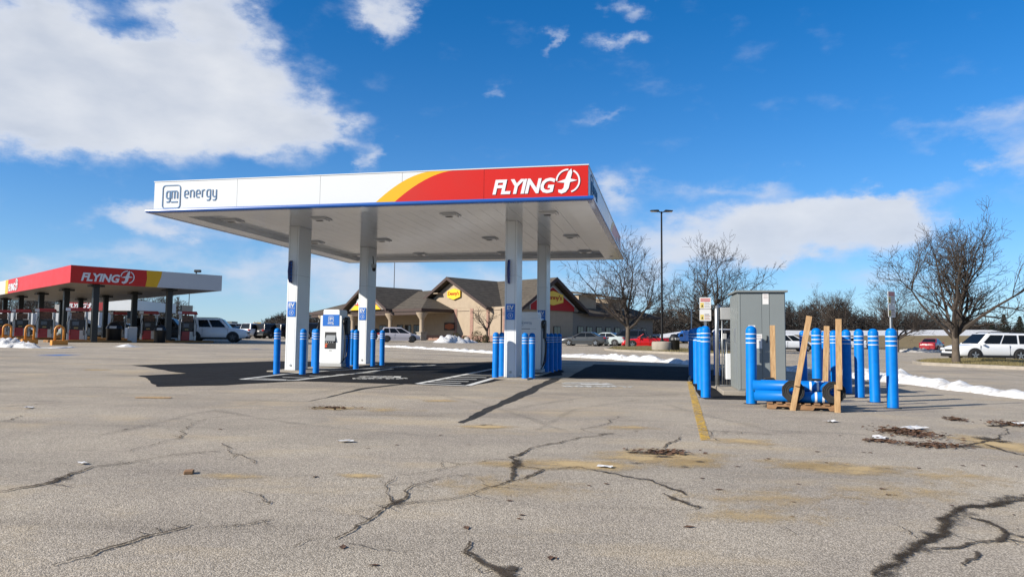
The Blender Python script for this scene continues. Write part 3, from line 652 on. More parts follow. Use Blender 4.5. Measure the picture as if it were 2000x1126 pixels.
# ------------------------------------------------------------------ chargers
def charger(x, y, label, simple):
    p = cpt(x, y); b = zg(*p)+.05
    t = thing('ev_charger', label, 'charger', (p[0], p[1], b), -PHI, 'white fast chargers under the canopy')
    W_, D_, H_ = .76, .62, 1.86
    MB().prism(rrect(-W_/2, .1, W_/2, 1.66, .05), -D_/2, D_/2, 'XZ').build('cabinet', M_white, t, bevel=.015)
    MB().prism(rrect(-W_/2+.09, 1.45, W_/2-.09, H_, .06), -D_/2+.02, D_/2-.02, 'XZ').build('head', M_white, t, bevel=.015)
    MB().bb(-W_/2-.03, W_/2+.03, -D_/2-.03, D_/2+.03, 0, .098).build('plinth', M_lbox, t, bevel=.01)
    if simple:
        zz = badge_mb(-.30, 1.43, .15, -.004, 0); xform(zz, Matrix.Translation((0, -D_/2-.001, 0))).build('lettering', M_ink, t)
        xform(text_mb('Always on', .0001+.34, .03, .003), Matrix.Translation((-.30, -D_/2-.001, 1.33))) if False else MB().bb(-.30, .05, -D_/2-.004, -D_/2-.001, 1.33, 1.345).build('text_line', M_dark, t)
        MB().bb(.08, .24, -D_/2-.004, -D_/2-.001, 1.335, 1.345).build('text_line', M_lbox, t)
        MB().bb(W_/2+.0005, W_/2+.04, -.2, .2, .2, 1.5).build('side_panel', M_lbox, t, bevel=.01)
    else:
        pl = MB().bb(-.29, .29, -D_/2-.010, -D_/2-.002, 1.32, 1.69).build('sign_plate', M_sign, t)
        m = MB(); ribbon(m, rrect(-.085, 1.45, .085, 1.63, .03), .012, -D_/2-.014, -D_/2-.0105, True)
        strokes(m, 'g', -.055, 1.525, .065, .012, -D_/2-.014, -D_/2-.0105); strokes(m, 'm', -.005, 1.525, .062, .012, -D_/2-.014, -D_/2-.0105); m.build('lettering', M_wband, t)
        m = MB(); strokes(m, 'energy', -.105, 1.385, .04, .010, -D_/2-.014, -D_/2-.0105); m.build('lettering', M_wband, t)
        MB().bb(-.21, .20, -D_/2-.004, -D_/2-.001, 1.235, 1.243).build('text_line', M_lbox, t)
        rc = MB().bb(-.20, .19, -D_/2-.008, -D_/2-.002, .58, 1.12).build('control_panel', M_dark, t)
        MB().add([(-.19,-D_/2-.06,.83),(.18,-D_/2-.06,.83),(.18,-D_/2-.012,1.02),(-.14,-D_/2-.012,1.02),(-.19,-D_/2-.0085,.83),(.18,-D_/2-.0085,.83),(.18,-D_/2-.0085,1.02),(-.14,-D_/2-.0085,1.02)], [(0,1,2,3),(4,7,6,5),(0,4,5,1),(1,5,6,2),(2,6,7,3),(3,7,4,0)]).build('screen', M_screen, rc)
        for k in range(4): MB().box((-.14+k*.075, -D_/2-.011, .79), (.035, .006, .025)).build('status_light', M_wband, rc)
        rb_ = MB().lathe([(0, -.012), (.04, -.012), (.05, 0)], 14, (-.15, -D_/2-.008, .66), 'Y').build('stop_button', mat('stop_red', (.62,.08,.03), .4), rc)
        MB().box((-.14, -D_/2-.010, .735), (.085, .004, .03)).build('orange_label', mat('orange_label', (.7,.22,.06), .5), rc)
        MB().box((0, -D_/2-.003, .52), (.1, .004, .035)).build('plate', M_lbox, t)
        MB().box((0, -D_/2-.002, .165), (.6, .003, .008)).build('panel_joint', M_lbox, t)
    for s in (1, -1):
        MB().bb(*sorted((s*(W_/2-.0), s*(W_/2+.12))), -.12, .10, 1.05, 1.62).build('holster', M_dark, t, bevel=.03)
        MB().tube([(s*(W_/2+.06), -.13, 1.55), (s*(W_/2+.06), -.26, 1.50), (s*(W_/2+.06), -.30, 1.38)], [.04, .04, .03], 8).build('plug', M_dark, t, True)
        pts = [(s*(W_/2+.06), -.30, 1.38)] + [(s*(W_/2+.06+.10*math.sin(math.pi*k/10)), -.30-.10*math.sin(math.pi*k/10), 1.36-1.22*k/10) for k in range(1, 10)] + [(s*(W_/2+.03), -.28, .14), (s*(W_/2+.14), -.20, .35), (s*(W_/2+.15), -.08, .9), (s*(W_/2+.07), .0, 1.1)]
        MB().tube(pts, .017, 7).build('cable', M_dark, t, True)
    return t
charger(-9.13, 6.0, 'white fast charger with a blue head panel and dark screen facing the lot', False)
charger(-2.55, 6.0, 'plain white fast charger half hidden behind the right front column and bollards', True)
scm = thing('security_camera', 'black dome camera on a bracket near the top of the rear left column', 'camera', tuple(at(730.5, 524, 25.9+.5)))
MB().tube([(-.05, 0, .45), (-.02, 0, .16)], .018, 6).build('conduit', M_dark, scm)
MB().bb(-.09, .08, -.06, .06, .02, .16).build('housing', M_lbox, scm); MB().lathe([(0, -.11), (.05, -.09), (.075, -.03), (.06, .018), (0, .018)], 12).build('dome', M_dark, scm, True)

# ------------------------------------------------------------------ bollards
def bollard_proto(r, h, tag_):
    pr = [(r*1.06, 0), (r*1.0, .02), (r, h-r*.95)] + [(r*math.cos(R(a)), h-r*.95+r*.95*math.sin(R(a))) for a in (15, 30, 45, 60, 75, 89)]
    me = MB().lathe(pr, 22).mesh('sleeve'); me.materials.append(M_bol)
    for p in me.polygons: p.use_smooth = True
    zs = [h-.16, h-.245, h-.33] if h > 1.4 else [h-.14, h-.215, h-.29]
    ms = []
    for z in zs:
        q = MB().lathe([(r+.0005, z-.0085), (r+.003, z-.0075), (r+.003, z+.0075), (r+.0005, z+.0085)], 22).mesh('white_band'); q.materials.append(M_wband)
        for p in q.polygons: p.use_smooth = True
        ms.append(q)
    base = MB().lathe([(r*1.5, 0), (r*1.5, .006), (r*1.02, .010)], 20).mesh('footing'); base.materials.append(M_trench)
    return me, ms, base
PB = {'c': bollard_proto(.090, 1.27, 'c'), 'r': bollard_proto(.100, 1.485, 'r')}
def bollard(px, py, label, kind='c', grp='blue bollards round the charging canopy', lift=.05):
    g = G(px, py); me, ms, fb = PB[kind]
    t = thing('bollard', label, 'bollard', (g.x, g.y, g.z+(0 if kind == 'r' else .0)), random.uniform(0, 6), grp)
    t.rotation_euler.x = random.uniform(-.008, .008); t.rotation_euler.y = random.uniform(-.008, .008)
    o = bpy.data.objects.new('sleeve', me); fin(o, None, t)
    for q in ms: o = bpy.data.objects.new('white_band', q); fin(o, None, t)
    if kind == 'r': o = bpy.data.objects.new('footing', fb); fin(o, None, t)
    return g
for px, py, lb in [
 (540,730,'blue bollard standing left of the front left canopy column'),
 (590.5,730.5,'blue bollard just right of the foot of the front left canopy column'),
 (617,728,'dark shaded blue bollard between the front left column and the white charger'),
 (613,717,'blue bollard mostly hidden behind another, left of the white charger'),
 (677.5,718,'sunlit blue bollard at the right front edge of the white charger'),
 (687,714.5,'blue bollard glimpsed behind the charging cable right of the white charger'),
 (695,720.5,'shaded dark blue bollard touching the rear left canopy column'),
 (727.5,714.5,'blue bollard just right of the rear left canopy column'),
 (746,713,'dark blue bollard standing alone right of the rear left column'),
 (967.5,739,'sunlit blue bollard left of the front right canopy column'),
 (979.5,736.5,'blue bollard tucked behind the one left of the front right column'),
 (1025.5,740.5,'bright blue bollard directly right of the front right canopy column'),
 (1038.5,738.5,'shaded navy looking bollard right beside the bright one by the front right column'),
 (1066.5,728,'dark blue bollard at the near left of the shaded cluster of four'),
 (1076,726.5,'dark blue bollard second from left in the shaded cluster of four'),
 (1084,724,'dark blue bollard third from left in the shaded cluster of four'),
 (1092,722,'dark blue bollard farthest right in the shaded cluster of four')]:
    bollard(px, py, lb)
RB = 'blue bollards round the grey power cabinet'
sign_b = bollard(1378.5, 776, 'tall bright blue bollard carrying a sign post beside the yellow line', 'r', RB)
for px, py, lb in [
 (1370.5,761,'blue bollard right behind the signed one beside the yellow line'),
 (1362,749,'blue bollard third back in the row behind the signed one'),
 (1356,740,'shaded blue bollard fourth back in the row behind the signed one'),
 (1351.5,733,'shaded blue bollard at the far end of the row behind the signed one'),
 (1400.5,733,'shaded blue bollard behind the galvanised conduit rack'),
 (1468,788,'tall bright blue bollard in front of the grey cabinet at the pallet'),
 (1570.5,744,'shaded blue bollard farthest left of those behind the pallet'),
 (1597,778,'wide bright blue bollard right behind the leaning board on the pallet'),
 (1613.5,746,'small looking blue bollard between the leaning boards'),
 (1631,756,'blue bollard glimpsed left of the upright board'),
 (1655.5,768,'blue bollard just right of the upright board, half in shade'),
 (1679.5,776,'blue bollard with a diagonal shade line, fourth from the right end'[:64]),
 (1709.5,785,'bright blue bollard second from the right end')]:
    bollard(px, py, lb, 'r', RB)
sign_r = bollard(1744, 796.5, 'bright blue bollard at the right end carrying a sign post', 'r', RB)

def sign_post(base, zbot, h, label, rz, plates, w=.235):
    t = thing('sign_post', label, 'sign', (base.x, base.y, base.z+zbot), rz, 'signs on posts above the bollards')
    MB().bb(-.022, .022, -.008, .008, 0, h).bb(-.022, -.014, -.02, -.008, 0, h).bb(.014, .022, -.02, -.008, 0, h).build('post', M_steel, t)
    z = h
    for k, (red,) in enumerate(plates):
        hh = .245; z0_ = z-hh
        pl = MB().prism(rrect(-w/2, z0_, w/2, z-.006, .02), -.030, -.024, 'XZ').build('sign_plate', M_paper, t)
        if k == 0:
            MB().bb(-w/2+.02, w/2-.02, -.032, -.0305, z-.055, z-.03).build('red_heading', mat('sign_red', (.62,.12,.11), .5), pl)
            MB().bb(-w/2+.02, w/2-.02, -.032, -.0305, z-.09, z-.066).build('red_heading', mat('sign_red', (.62,.12,.11), .5), pl)
        my = mat('sign_yellow', (.80,.62,.16), .5)
        MB().bb(-w/2+.015, -.03, -.0318, -.0305, z0_+.02, z0_+.13).build('yellow_panel', my, pl)
        MB().prism([(-.083, z0_+.04), (-.045, z0_+.04), (-.064, z0_+.10)], -.0332, -.032, 'XZ').build('pictogram', M_dark, pl)
        for j in range(4):
            MB().bb(-.015, w/2-.02-.02*(j % 2), -.0318, -.0305, z0_+.03+j*.032, z0_+.044+j*.032).build('text_line', M_dark if (k == 1 and j == 3) else mat('sign_brown', (.45,.26,.18), .5) if k == 1 else M_lbox, pl)
        z = z0_-.004
    return t
sign_post(sign_b, 1.478, .60, 'white and yellow warning sign pair facing the lot above the yellow line', -.10, [(1,), (0,)])
sign_post(sign_r, 1.478, .70, 'warning sign pair on the rightmost bollard, dark against the tree', R(33), [(1,), (0,)])
sign_post(GY(1350, 21.5)+Vector((0,0,.02)), 1.45, .62, 'narrow edge-on sign post above the far shaded bollards', R(75), [(1,), (0,)])
sign_post(GY(1401, 20.6)+Vector((0,0,.02)), 1.45, .62, 'edge-on sign post just left of the conduit rack', R(70), [(1,), (0,)])

# ------------------------------------------------------------------ power cabinet, conduit rack, pallet
cb = G(1443, 771); CBR = -.19
cabn = thing('power_cabinet', 'tall grey steel power cabinet on a concrete pad', 'cabinet', (cb.x, cb.y, cb.z), CBR)
cw, cdp, ch = .99, 1.55, 2.24
MB().bb(0, cw, 0, cdp, .10, ch).build('body', M_grey, cabn, bevel=.008)
MB().add([(-.05,-.06,ch+.002),(cw+.05,-.06,ch+.002),(cw+.05,cdp+.05,ch+.03),(-.05,cdp+.05,ch+.03),(-.05,-.06,ch+.045),(cw+.05,-.06,ch+.045),(cw+.05,cdp+.05,ch+.075),(-.05,cdp+.05,ch+.075)], [(3,2,1,0),(4,5,6,7),(0,1,5,4),(1,2,6,5),(2,3,7,6),(3,0,4,7)]).build('roof_plate', M_grey, cabn, bevel=.005)
MB().bb(-.35, cw+.15, -.18, cdp+.3, -.03, .095).build('concrete_pad', M_conc, cabn, bevel=.015)
for (x0_, x1_) in ((.02, .055), (.062, .50), (.507, .66), (.667, .975)):
    MB().bb(x0_, x1_, -.012, -.001, .13, ch-.03).build('door_panel', M_grey, cabn, bevel=.004)
for (y0_, y1_) in ((.04, .5), (.52, 1.0), (1.02, 1.5)): MB().bb(-.012, -.001, y0_, y1_, .13, ch-.05).build('side_panel', M_grey, cabn, bevel=.004)
for (x0_, x1_, z0_, z1_) in ((.52, .645, 1.98, 2.22), (.215, .36, 1.40, 1.52), (.35, .50, 1.02, 1.33)):
    lb_ = MB().bb(x0_, x1_, -.016, -.0125, z0_, z1_).build('label', M_paper, cabn)
    for k in range(3): MB().bb(x0_+.02, x1_-.02, -.018, -.0165, z1_-.045-.035*k, z1_-.035-.035*k).build('text_line', mat('print_grey', (.35,.25,.25), .6), lb_)
MB().bb(-.05, -.0125, .3, .34, 1.15, 1.45).build('handle', M_steel, cabn); MB().tube([(.6, -.03, 1.15), (.6, -.03, 1.3)], .012, 6).build('handle', M_dark, cabn)
rk = GY(1404, 18.0)
rack = thing('conduit_rack', 'galvanised pipe and strut rack with small electrical boxes left of the grey cabinet', 'electrical rack', (rk.x, rk.y, rk.z), -.1)
for x in (-.02, .30): MB().bb(x-.02, x+.02, -.02, .02, 0, 1.95).build('strut_post', M_steel, rack)
MB().tube([(-.07, -.12, .03), (-.07, -.12, 1.92), (-.05, -.06, 1.99), (.02, .0, 2.0)], .05, 10).build('conduit', M_steel, rack, True)
for i, (x, y, h) in enumerate([(.06, -.1, 1.9), (.12, -.06, 1.3), (.17, -.08, 1.1), (.23, -.05, .8)]): MB().tube([(x, y, .03), (x, y, h)], .017, 7).build('conduit', M_steel, rack, True)
for z in (.5, 1.1, 1.7): MB().bb(-.1, .36, -.065, -.045, z, z+.04).build('cross_strut', M_steel, rack)
MB().bb(.02, .26, -.16, .0, 1.68, 1.98).build('junction_box', M_lbox, rack, bevel=.01); MB().bb(.08, .16, -.16, -.07, 1.2, 1.34).build('switch_box', M_lbox, rack, bevel=.008)
MB().bb(.14, .30, -.18, -.02, .22, .85).build('meter_box', M_white, rack, bevel=.01)
MB().bb(.12, .24, -.2, -.04, 1.36, 1.42).build('hood', M_dark, rack); MB().bb(-.16, .42, -.3, .2, -.02, .035).build('footing', M_conc, rack)
MB().bb(-.02, .5, -.24, -.20, .05, .09).build('floor_strut', M_steel, rack)

pg = G(1498, 798); PRZ = math.atan2(G(1640, 806).y-pg.y, G(1640, 806).x-pg.x)*.8
pal = thing('pallet', 'rough brown wooden pallet lying in front of the grey cabinet', 'pallet', (pg.x, pg.y, pg.z+.004), PRZ)
PL, PD = 1.18, .95
for y in (.02, .45, .89):
    MB().prism([(0,.0),(.14,.0),(.17,.045),(.36,.045),(.39,0),(.76,0),(.79,.045),(1.0,.045),(1.03,0),(PL,0),(PL,.095),(0,.095)], y, y+.04, 'XZ').build('stringer', M_pallet, pal)
for k in range(8):
    x = .005+k*.155; MB().bb(x, x+.095, -.005, PD+.0, .0965+.001*(k % 2), .113+.002*(k % 3)).build('deck_board', M_pallet, pal)
def on_pallet(v): return Matrix.Translation((pg.x, pg.y, pg.z+.004)) @ Matrix.Rotation(PRZ, 4, 'Z') @ Vector(v)
M_bol2 = mat('sleeve_blue', (.0,.17,.60), .38, var=.12, vscale=3, spec=.25)
def sleeve(x, y, z, L_, label, r=.098):
    o_ = on_pallet((x, y, z)); t = thing('bollard_sleeve', label, 'plastic sleeve', tuple(o_), PRZ, 'spare blue sleeves lying on the pallet')
    MB().lathe([(r*.93, .0), (r, .0), (r, L_-r*.9)] + [(r*math.cos(R(a)), L_-r*.9+r*.9*math.sin(R(a))) for a in (30, 60, 88)], 20, axis='X').build('tube', M_bol2, t, True)
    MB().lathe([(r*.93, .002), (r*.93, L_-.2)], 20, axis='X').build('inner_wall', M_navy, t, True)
    for k in range(2): MB().lathe([(r+.0005, L_-.26-k*.12), (r+.003, L_-.258-k*.12), (r+.003, L_-.225-k*.12), (r+.0005, L_-.223-k*.12)], 20, axis='X').build('white_band', M_wband, t)
sleeve(-.20, .20, .215, 1.38, 'blue plastic sleeve lying front bottom on the pallet'); sleeve(-.22, .43, .215, 1.36, 'blue plastic sleeve lying in the middle of the pallet')
sleeve(-.18, .66, .215, 1.4, 'blue plastic sleeve lying at the back of the pallet'); sleeve(-.24, .32, .385, 1.34, 'blue plastic sleeve on top of the front pair'); sleeve(-.1, .56, .385, 1.3, 'blue plastic sleeve on top at the back of the pile')
def rubber_ring(x, y, z, tilt, label, r=.20):
    o_ = on_pallet((x, y, z)); t = thing('rubber_base_ring', label, 'rubber ring', tuple(o_), PRZ, 'black rubber rings on the pallet'); t.rotation_euler.x = tilt
    oct_ = [(r*math.cos(R(22.5+45*k)), r*math.sin(R(22.5+45*k))) for k in range(8)]
    m = MB(); n = 8; ri = r*.36
    for yy, rr in ((-.045, 1), (.045, 1)):
        m.v += [(a, yy, b) for a, b in oct_]
    m.v += [(ri*math.cos(R(22.5+45*k)), yy, ri*math.sin(R(22.5+45*k))) for yy in (-.045, .045) for k in range(8)]
    for k in range(8):
        j = (k+1) % 8; m.f += [(k, j, 8+j, 8+k), (16+k, 24+k, 24+j, 16+j), (k, 16+k, 16+j, j), (8+k, 8+j, 24+j, 24+k)]
    m.build('ring', M_rubber, t, bevel=.012)
    for q in (.62, .78, .9): MB().lathe([(r*q-.008, -.047), (r*q-.006, -.054), (r*q+.006, -.054), (r*q+.008, -.047)], 24, axis='Y').build('rib', M_rubber, t, True)
    MB().lathe([(ri*.9, -.03), (ri*.9, .035)], 16, axis='Y').build('hub', M_navy, t, True)
rubber_ring(.44, .045, .32, -.12, 'black rubber ring leaning on the sleeves behind the slanted board'); rubber_ring(1.10, .05, .32, -.10, 'black rubber ring at the right end of the pallet behind the upright board')
rubber_ring(.05, .80, .33, .1, 'black rubber ring peeking over the left back of the sleeves'); rubber_ring(.86, .82, .33, .1, 'black rubber ring peeking over the right back of the sleeves')
def board(segs, label):
    """lumber upright made of nailed lengths: (base local, top local)"""
    b0 = on_pallet(segs[0][0]); t = thing('lumber_post', label, 'board', tuple(b0), PRZ, 'pine boards nailed upright to the pallet')
    for (a, b) in segs:
        A = Vector(a)-Vector(segs[0][0]); B = Vector(b)-Vector(segs[0][0]); d = B-A; L_ = d.length
        o = MB().bb(-.048, .048, -.019, .019, 0, L_).build('board', M_pine, t, bevel=.004); o.location = A; o.rotation_euler = d.to_track_quat('Z', 'Y').to_euler(); o.rotation_euler = (o.rotation_euler[0], o.rotation_euler[1], 0) if abs(o.rotation_euler[2]) < .5 else o.rotation_euler
        q = d.normalized(); ax = Vector((1, 0, 0)); ax = (ax-q*ax.dot(q)).normalized(); ay = q.cross(ax)
        o.rotation_euler = Matrix((ax, ay, q)).transposed().to_euler()
    return t
board([((.42,-.028,-.03),(.52,-.034,.50)),((.50,-.075,.42),(.72,-.082,1.64))], 'slanted pine board nailed to the front of the pallet')
board([((1.145,-.028,-.045),(1.15,-.034,.46)),((1.175,-.075,.38),(1.185,-.082,1.59))], 'upright pine board at the right front corner of the pallet')
board([((.13,.98,.0),(.125,.98,1.50))], 'pine board standing in front of the grey cabinet door'); board([((1.02,.985,.0),(1.08,.985,1.49))], 'slightly leaning pine board at the back of the pallet')

# ------------------------------------------------------------------ restaurant and travel shop, corner towards the lot
M_stucco = mat('tan_stucco', (.41,.325,.235), .9, var=.12, vscale=1.5, bump=.15, bscale=30)
M_brick = mat('pink_brick', (.36,.215,.165), .9, c2=(.27,.155,.12,1), vscale=5, bump=.4, bscale=20)
M_brown = mat('brown_trim', (.055,.030,.024), .7, var=.2)
M_glass = mat('dark_glass', (.015,.018,.022), .08, var=.3, spec=.8)
M_shade_wall = mat('shade_darkened_grey_wall', (.24,.215,.185), .85, var=.1)  # wall grey darkened in the base colour to imitate deep shade
def shingle_mat():
    m = bpy.data.materials.new('roof_shingle'); m.use_nodes = True; t = m.node_tree; b = t.nodes['Principled BSDF']; L = t.links.new
    ge = N(t, 'ShaderNodeNewGeometry')
    n = N(t, 'ShaderNodeTexNoise'); n.inputs['Scale'].default_value = 1.4; n.inputs['Detail'].default_value = 9; n.inputs['Roughness'].default_value = .75; L(ge.outputs['Position'], n.inputs['Vector'])
    wv = N(t, 'ShaderNodeTexWave', bands_direction='Z', wave_profile='SAW'); wv.inputs['Scale'].default_value = 1.1; wv.inputs['Distortion'].default_value = .6; wv.inputs['Detail'].default_value = 3; L(ge.outputs['Position'], wv.inputs['Vector'])
    r = N(t, 'ShaderNodeMapRange'); L(n.outputs['Fac'], r.inputs[0]); r.inputs[1].default_value = .35; r.inputs[2].default_value = .65
    mx = N(t, 'ShaderNodeMixRGB'); L(r.outputs[0], mx.inputs[0]); mx.inputs[1].default_value = (.070,.060,.050,1); mx.inputs[2].default_value = (.118,.102,.082,1)
    m2 = N(t, 'ShaderNodeMixRGB', blend_type='MULTIPLY'); m2.inputs[0].default_value = .45; L(mx.outputs[0], m2.inputs[1]); L(wv.outputs['Color'], m2.inputs[2])
    L(m2.outputs[0], b.inputs['Base Color']); b.inputs['Roughness'].default_value = .95; b.inputs['Specular IOR Level'].default_value = .15
    bp = N(t, 'ShaderNodeBump'); bp.inputs['Strength'].default_value = .6; bp.inputs['Distance'].default_value = .08; L(wv.outputs['Fac'], bp.inputs['Height']); L(bp.outputs[0], b.inputs['Normal'])
    return m
M_shing = shingle_mat()
C0 = Vector((-.65, 92, zg(-.65, 92)-.15))
rest = thing('restaurant_building', 'tan roadside restaurant and shop with brown shingled gables and hexagonal signs', 'building', tuple(C0), R(-45))
def P_(mb, name, m, parent=rest, **k): return mb.build(name, m, parent, **k)
wall_a = P_(MB().bb(-38.2, 0, 0, 13, -.8, 4.72), 'wall', M_stucco)
wall_b = P_(MB().bb(-13, 0, 13.002, 32.6, -.8, 4.35), 'wall', M_shade_wall)
P_(MB().bb(-38.1, .04, -.05, -.002, -.8, 1.0), 'wainscot', M_brick); P_(MB().bb(.002, .05, -.05, 32.6, -.8, 1.0), 'wainscot', M_brick)
for x in (-.35, -3.4, -6.6, -9.9): P_(MB().bb(x-.3, x+.3, -.07, -.052 if False else -.001, 1.0, 4.6), 'pilaster', M_brick)
for x in (-2.0, -5.0, -8.3): P_(MB().bb(x-1.2, x+1.2, -.03, -.001, 4.25, 4.31), 'wall_reveal', M_brown)
P_(MB().tube([(-.9, -.1, 0), (-.9, -.1, 4.5)], .06, 6), 'downpipe', M_brown); P_(MB().tube([(.1, 1.0, 0), (.1, 1.0, 4.4)], .06, 6), 'downpipe', M_brown)
def gable_y(xc, hw, y0, y1, ze, zr, t=.24):      # ridge along local y, gable end facing -y
    r = P_(MB().prism([(xc-hw, ze), (xc, zr), (xc+hw, ze), (xc+hw, ze-t), (xc, zr-t*1.1), (xc-hw, ze-t)], y0, y1, 'XZ'), 'roof', M_shing)
    P_(MB().prism([(xc-hw-.04, ze+.03), (xc, zr+.04), (xc+hw+.04, ze+.03), (xc+hw+.04, ze-.34), (xc, zr-.42), (xc-hw-.04, ze-.34)], y0-.07, y0-.002, 'XZ'), 'rake_board', M_brown, r)
    for s in (-1, 1): P_(MB().bb(*sorted((xc+s*hw, xc+s*(hw+.08))), y0, y1, ze-.32, ze-.02), 'gutter', M_brown, r)
    return r
def gable_x(yc, hw, x0, x1, ze, zr, t=.24):      # ridge along local x, gable end facing +x at x0 (x1 < x0)
    r = P_(MB().prism([(yc-hw, ze), (yc, zr), (yc+hw, ze), (yc+hw, ze-t), (yc, zr-t*1.1), (yc-hw, ze-t)], x1, x0, 'YZ'), 'roof', M_shing)
    P_(MB().prism([(yc-hw-.04, ze+.03), (yc, zr+.04), (yc+hw+.04, ze+.03), (yc+hw+.04, ze-.42), (yc, zr-.55), (yc-hw-.04, ze-.42)], x0+.002, x0+.07, 'YZ'), 'rake_board', M_brown, r)
    for s in (-1, 1): P_(MB().bb(x1, x0, *sorted((yc+s*hw, yc+s*(hw+.08))), ze-.32, ze-.02), 'gutter', M_brown, r)
    return r
def hip(x0, x1, y0, y1, yr, ze, k, name='roof'):
    zr = ze+(yr-y0)*k; dx = yr-y0; kb = (zr-ze)/(y1-yr)
    a, b = x0+dx, x1-dx
    m = MB().add([(x0,y0,ze),(x1,y0,ze),(x1,y1,ze),(x0,y1,ze),(a,yr,zr),(b,yr,zr)], [(0,1,5,4),(1,2,5),(2,3,4,5),(3,0,4),(3,2,1,0)])
    r = P_(m, name, M_shing)
    P_(MB().bb(x0, x1, y0-.05, y0-.002, ze-.36, ze+.02), 'fascia_board', M_brown, r); P_(MB().bb(x1+.002, x1+.05, y0-.05, y1, ze-.36, ze+.02), 'fascia_board', M_brown, r); P_(MB().bb(x0-.05, x0-.002, y0-.05, y1, ze-.36, ze+.02), 'fascia_board', M_brown, r)
    return r
hip(-39.0, -10.3, -5.6, 13.5, 3.0, 4.5, .37)
gable_y(-10.7, 8.0, -1.0, 12, 4.64, 8.98); gable_x(8.5, 6.75, 1.0, -12, 4.6, 8.95); gable_y(-22.7, 5.8, -6.6, 4, 4.55, 8.0)
P_(MB().prism([(-17.6, 4.722), (-10.7, 8.45), (-3.8, 4.722)], -.02, .2, 'XZ'), 'gable_wall', M_stucco)
P_(MB().prism([(-27.1, 4.5), (-22.7, 7.2), (-18.3, 4.5)], -6.0, -5.8, 'XZ'), 'gable_wall', M_shade_wall)
P_(MB().prism([(2.6, 4.45), (8.5, 8.3), (14.4, 4.45)], .002, .2, 'YZ'), 'gable_wall', M_shade_wall)
for k in range(3): P_(MB().bb(-17.0+k*1.6, -16.0+k*1.6, -.9, -.06, 5.05+k*.86, 5.17+k*.86), 'bracket', M_stucco)
# hip over the far right wing and two dormers
m = MB().add([(.9,14,4.3),(.9,33.4,4.3),(-13.9,33.4,4.3),(-13.9,14,4.3),(-6.5,26.2,7.3),(-6.5,12,7.3)], [(0,1,4,5),(1,2,4),(2,3,5,4),(3,2,1,0),(0,5,3)]); rw = P_(m, 'roof', M_shing)
P_(MB().bb(.902, .95, 15.3, 33.4, 3.95, 4.32), 'fascia_board', M_brown, rw); P_(MB().bb(-13.9, .95, 33.402, 33.45, 3.95, 4.32), 'fascia_board', M_brown, rw)
for (ya, yb2, zz) in ((15.2, 20.2, 7.45), (22.2, 27.6, 7.2)):
    dm = P_(MB().bb(-6, -1.2, ya+.5, yb2-.5, 4.8, zz-.35), 'dormer', M_stucco)
    P_(MB().add([(-.4,ya,zz-.4),(-.4,yb2,zz-.4),(-6,yb2,zz+.25),(-6,ya,zz+.25),(-.4,ya,zz-.15),(-.4,yb2,zz-.15),(-6,yb2,zz+.5),(-6,ya,zz+.5)], [(3,2,1,0),(4,5,6,7),(0,1,5,4),(1,2,6,5),(2,3,7,6),(3,0,4,7)]), 'dormer_roof', M_shing, dm)
# porch: soffit, columns on square pedestals
P_(MB().bb(-38.7, -10.5, -5.5, -.06, 4.06, 4.12), 'porch_soffit', M_stucco); P_(MB().bb(-38.8, -10.4, -5.5, -5.3, 3.7, 4.055), 'porch_beam', M_brown)
for x in (-10.95, -18.0, -27.5, -36.0):
    c = P_(MB().lathe([(.34, 1.35), (.30, 1.5), (.30, 3.0), (.34, 3.1), (.75, 3.75), (.8, 3.98)], 16, (x, -5.0, 0)), 'porch_column', M_stucco, smooth=True)
    P_(MB().bb(x-.48, x+.48, -5.48, -4.52, -.8, 1.3), 'pedestal', M_conc, c, bevel=.03); P_(MB().bb(x-.56, x+.56, -5.56, -4.44, 1.302, 1.4), 'pedestal_cap', M_conc, c)
def window(cx, z0_, z1_, wd, face):
    if face == 'y': f = P_(MB().bb(cx-wd/2, cx+wd/2, -.05, -.003, z0_, z1_), 'window', M_brown); P_(MB().bb(cx-wd/2+.09, cx-.03, -.06, -.052, z0_+.09, z1_-.09), 'pane', M_glass, f); P_(MB().bb(cx+.03, cx+wd/2-.09, -.06, -.052, z0_+.09, z1_-.09), 'pane', M_glass, f)
    else: f = P_(MB().bb(.052, .10, cx-wd/2, cx+wd/2, z0_, z1_), 'window', M_brown); P_(MB().bb(.102, .11, cx-wd/2+.09, cx-.03, z0_+.09, z1_-.09), 'pane', M_glass, f); P_(MB().bb(.102, .11, cx+.03, cx+wd/2-.09, z0_+.09, z1_-.09), 'pane', M_glass, f)
for v in (14.6, 16.6, 18.8, 21.0, 23.2, 27.6, 30.0): window(v, .95, 2.5, 1.25, 'x')
window(6.4, .0, 2.4, 1.7, 'x'); window(9.6, .9, 2.4, 1.4, 'x')
for x in (-18.5, -20.6, -22.6): window(x, -.1, 2.5, 1.5, 'y')
for x in (-27, -30.5, -34): window(x, .8, 2.5, 1.8, 'y')
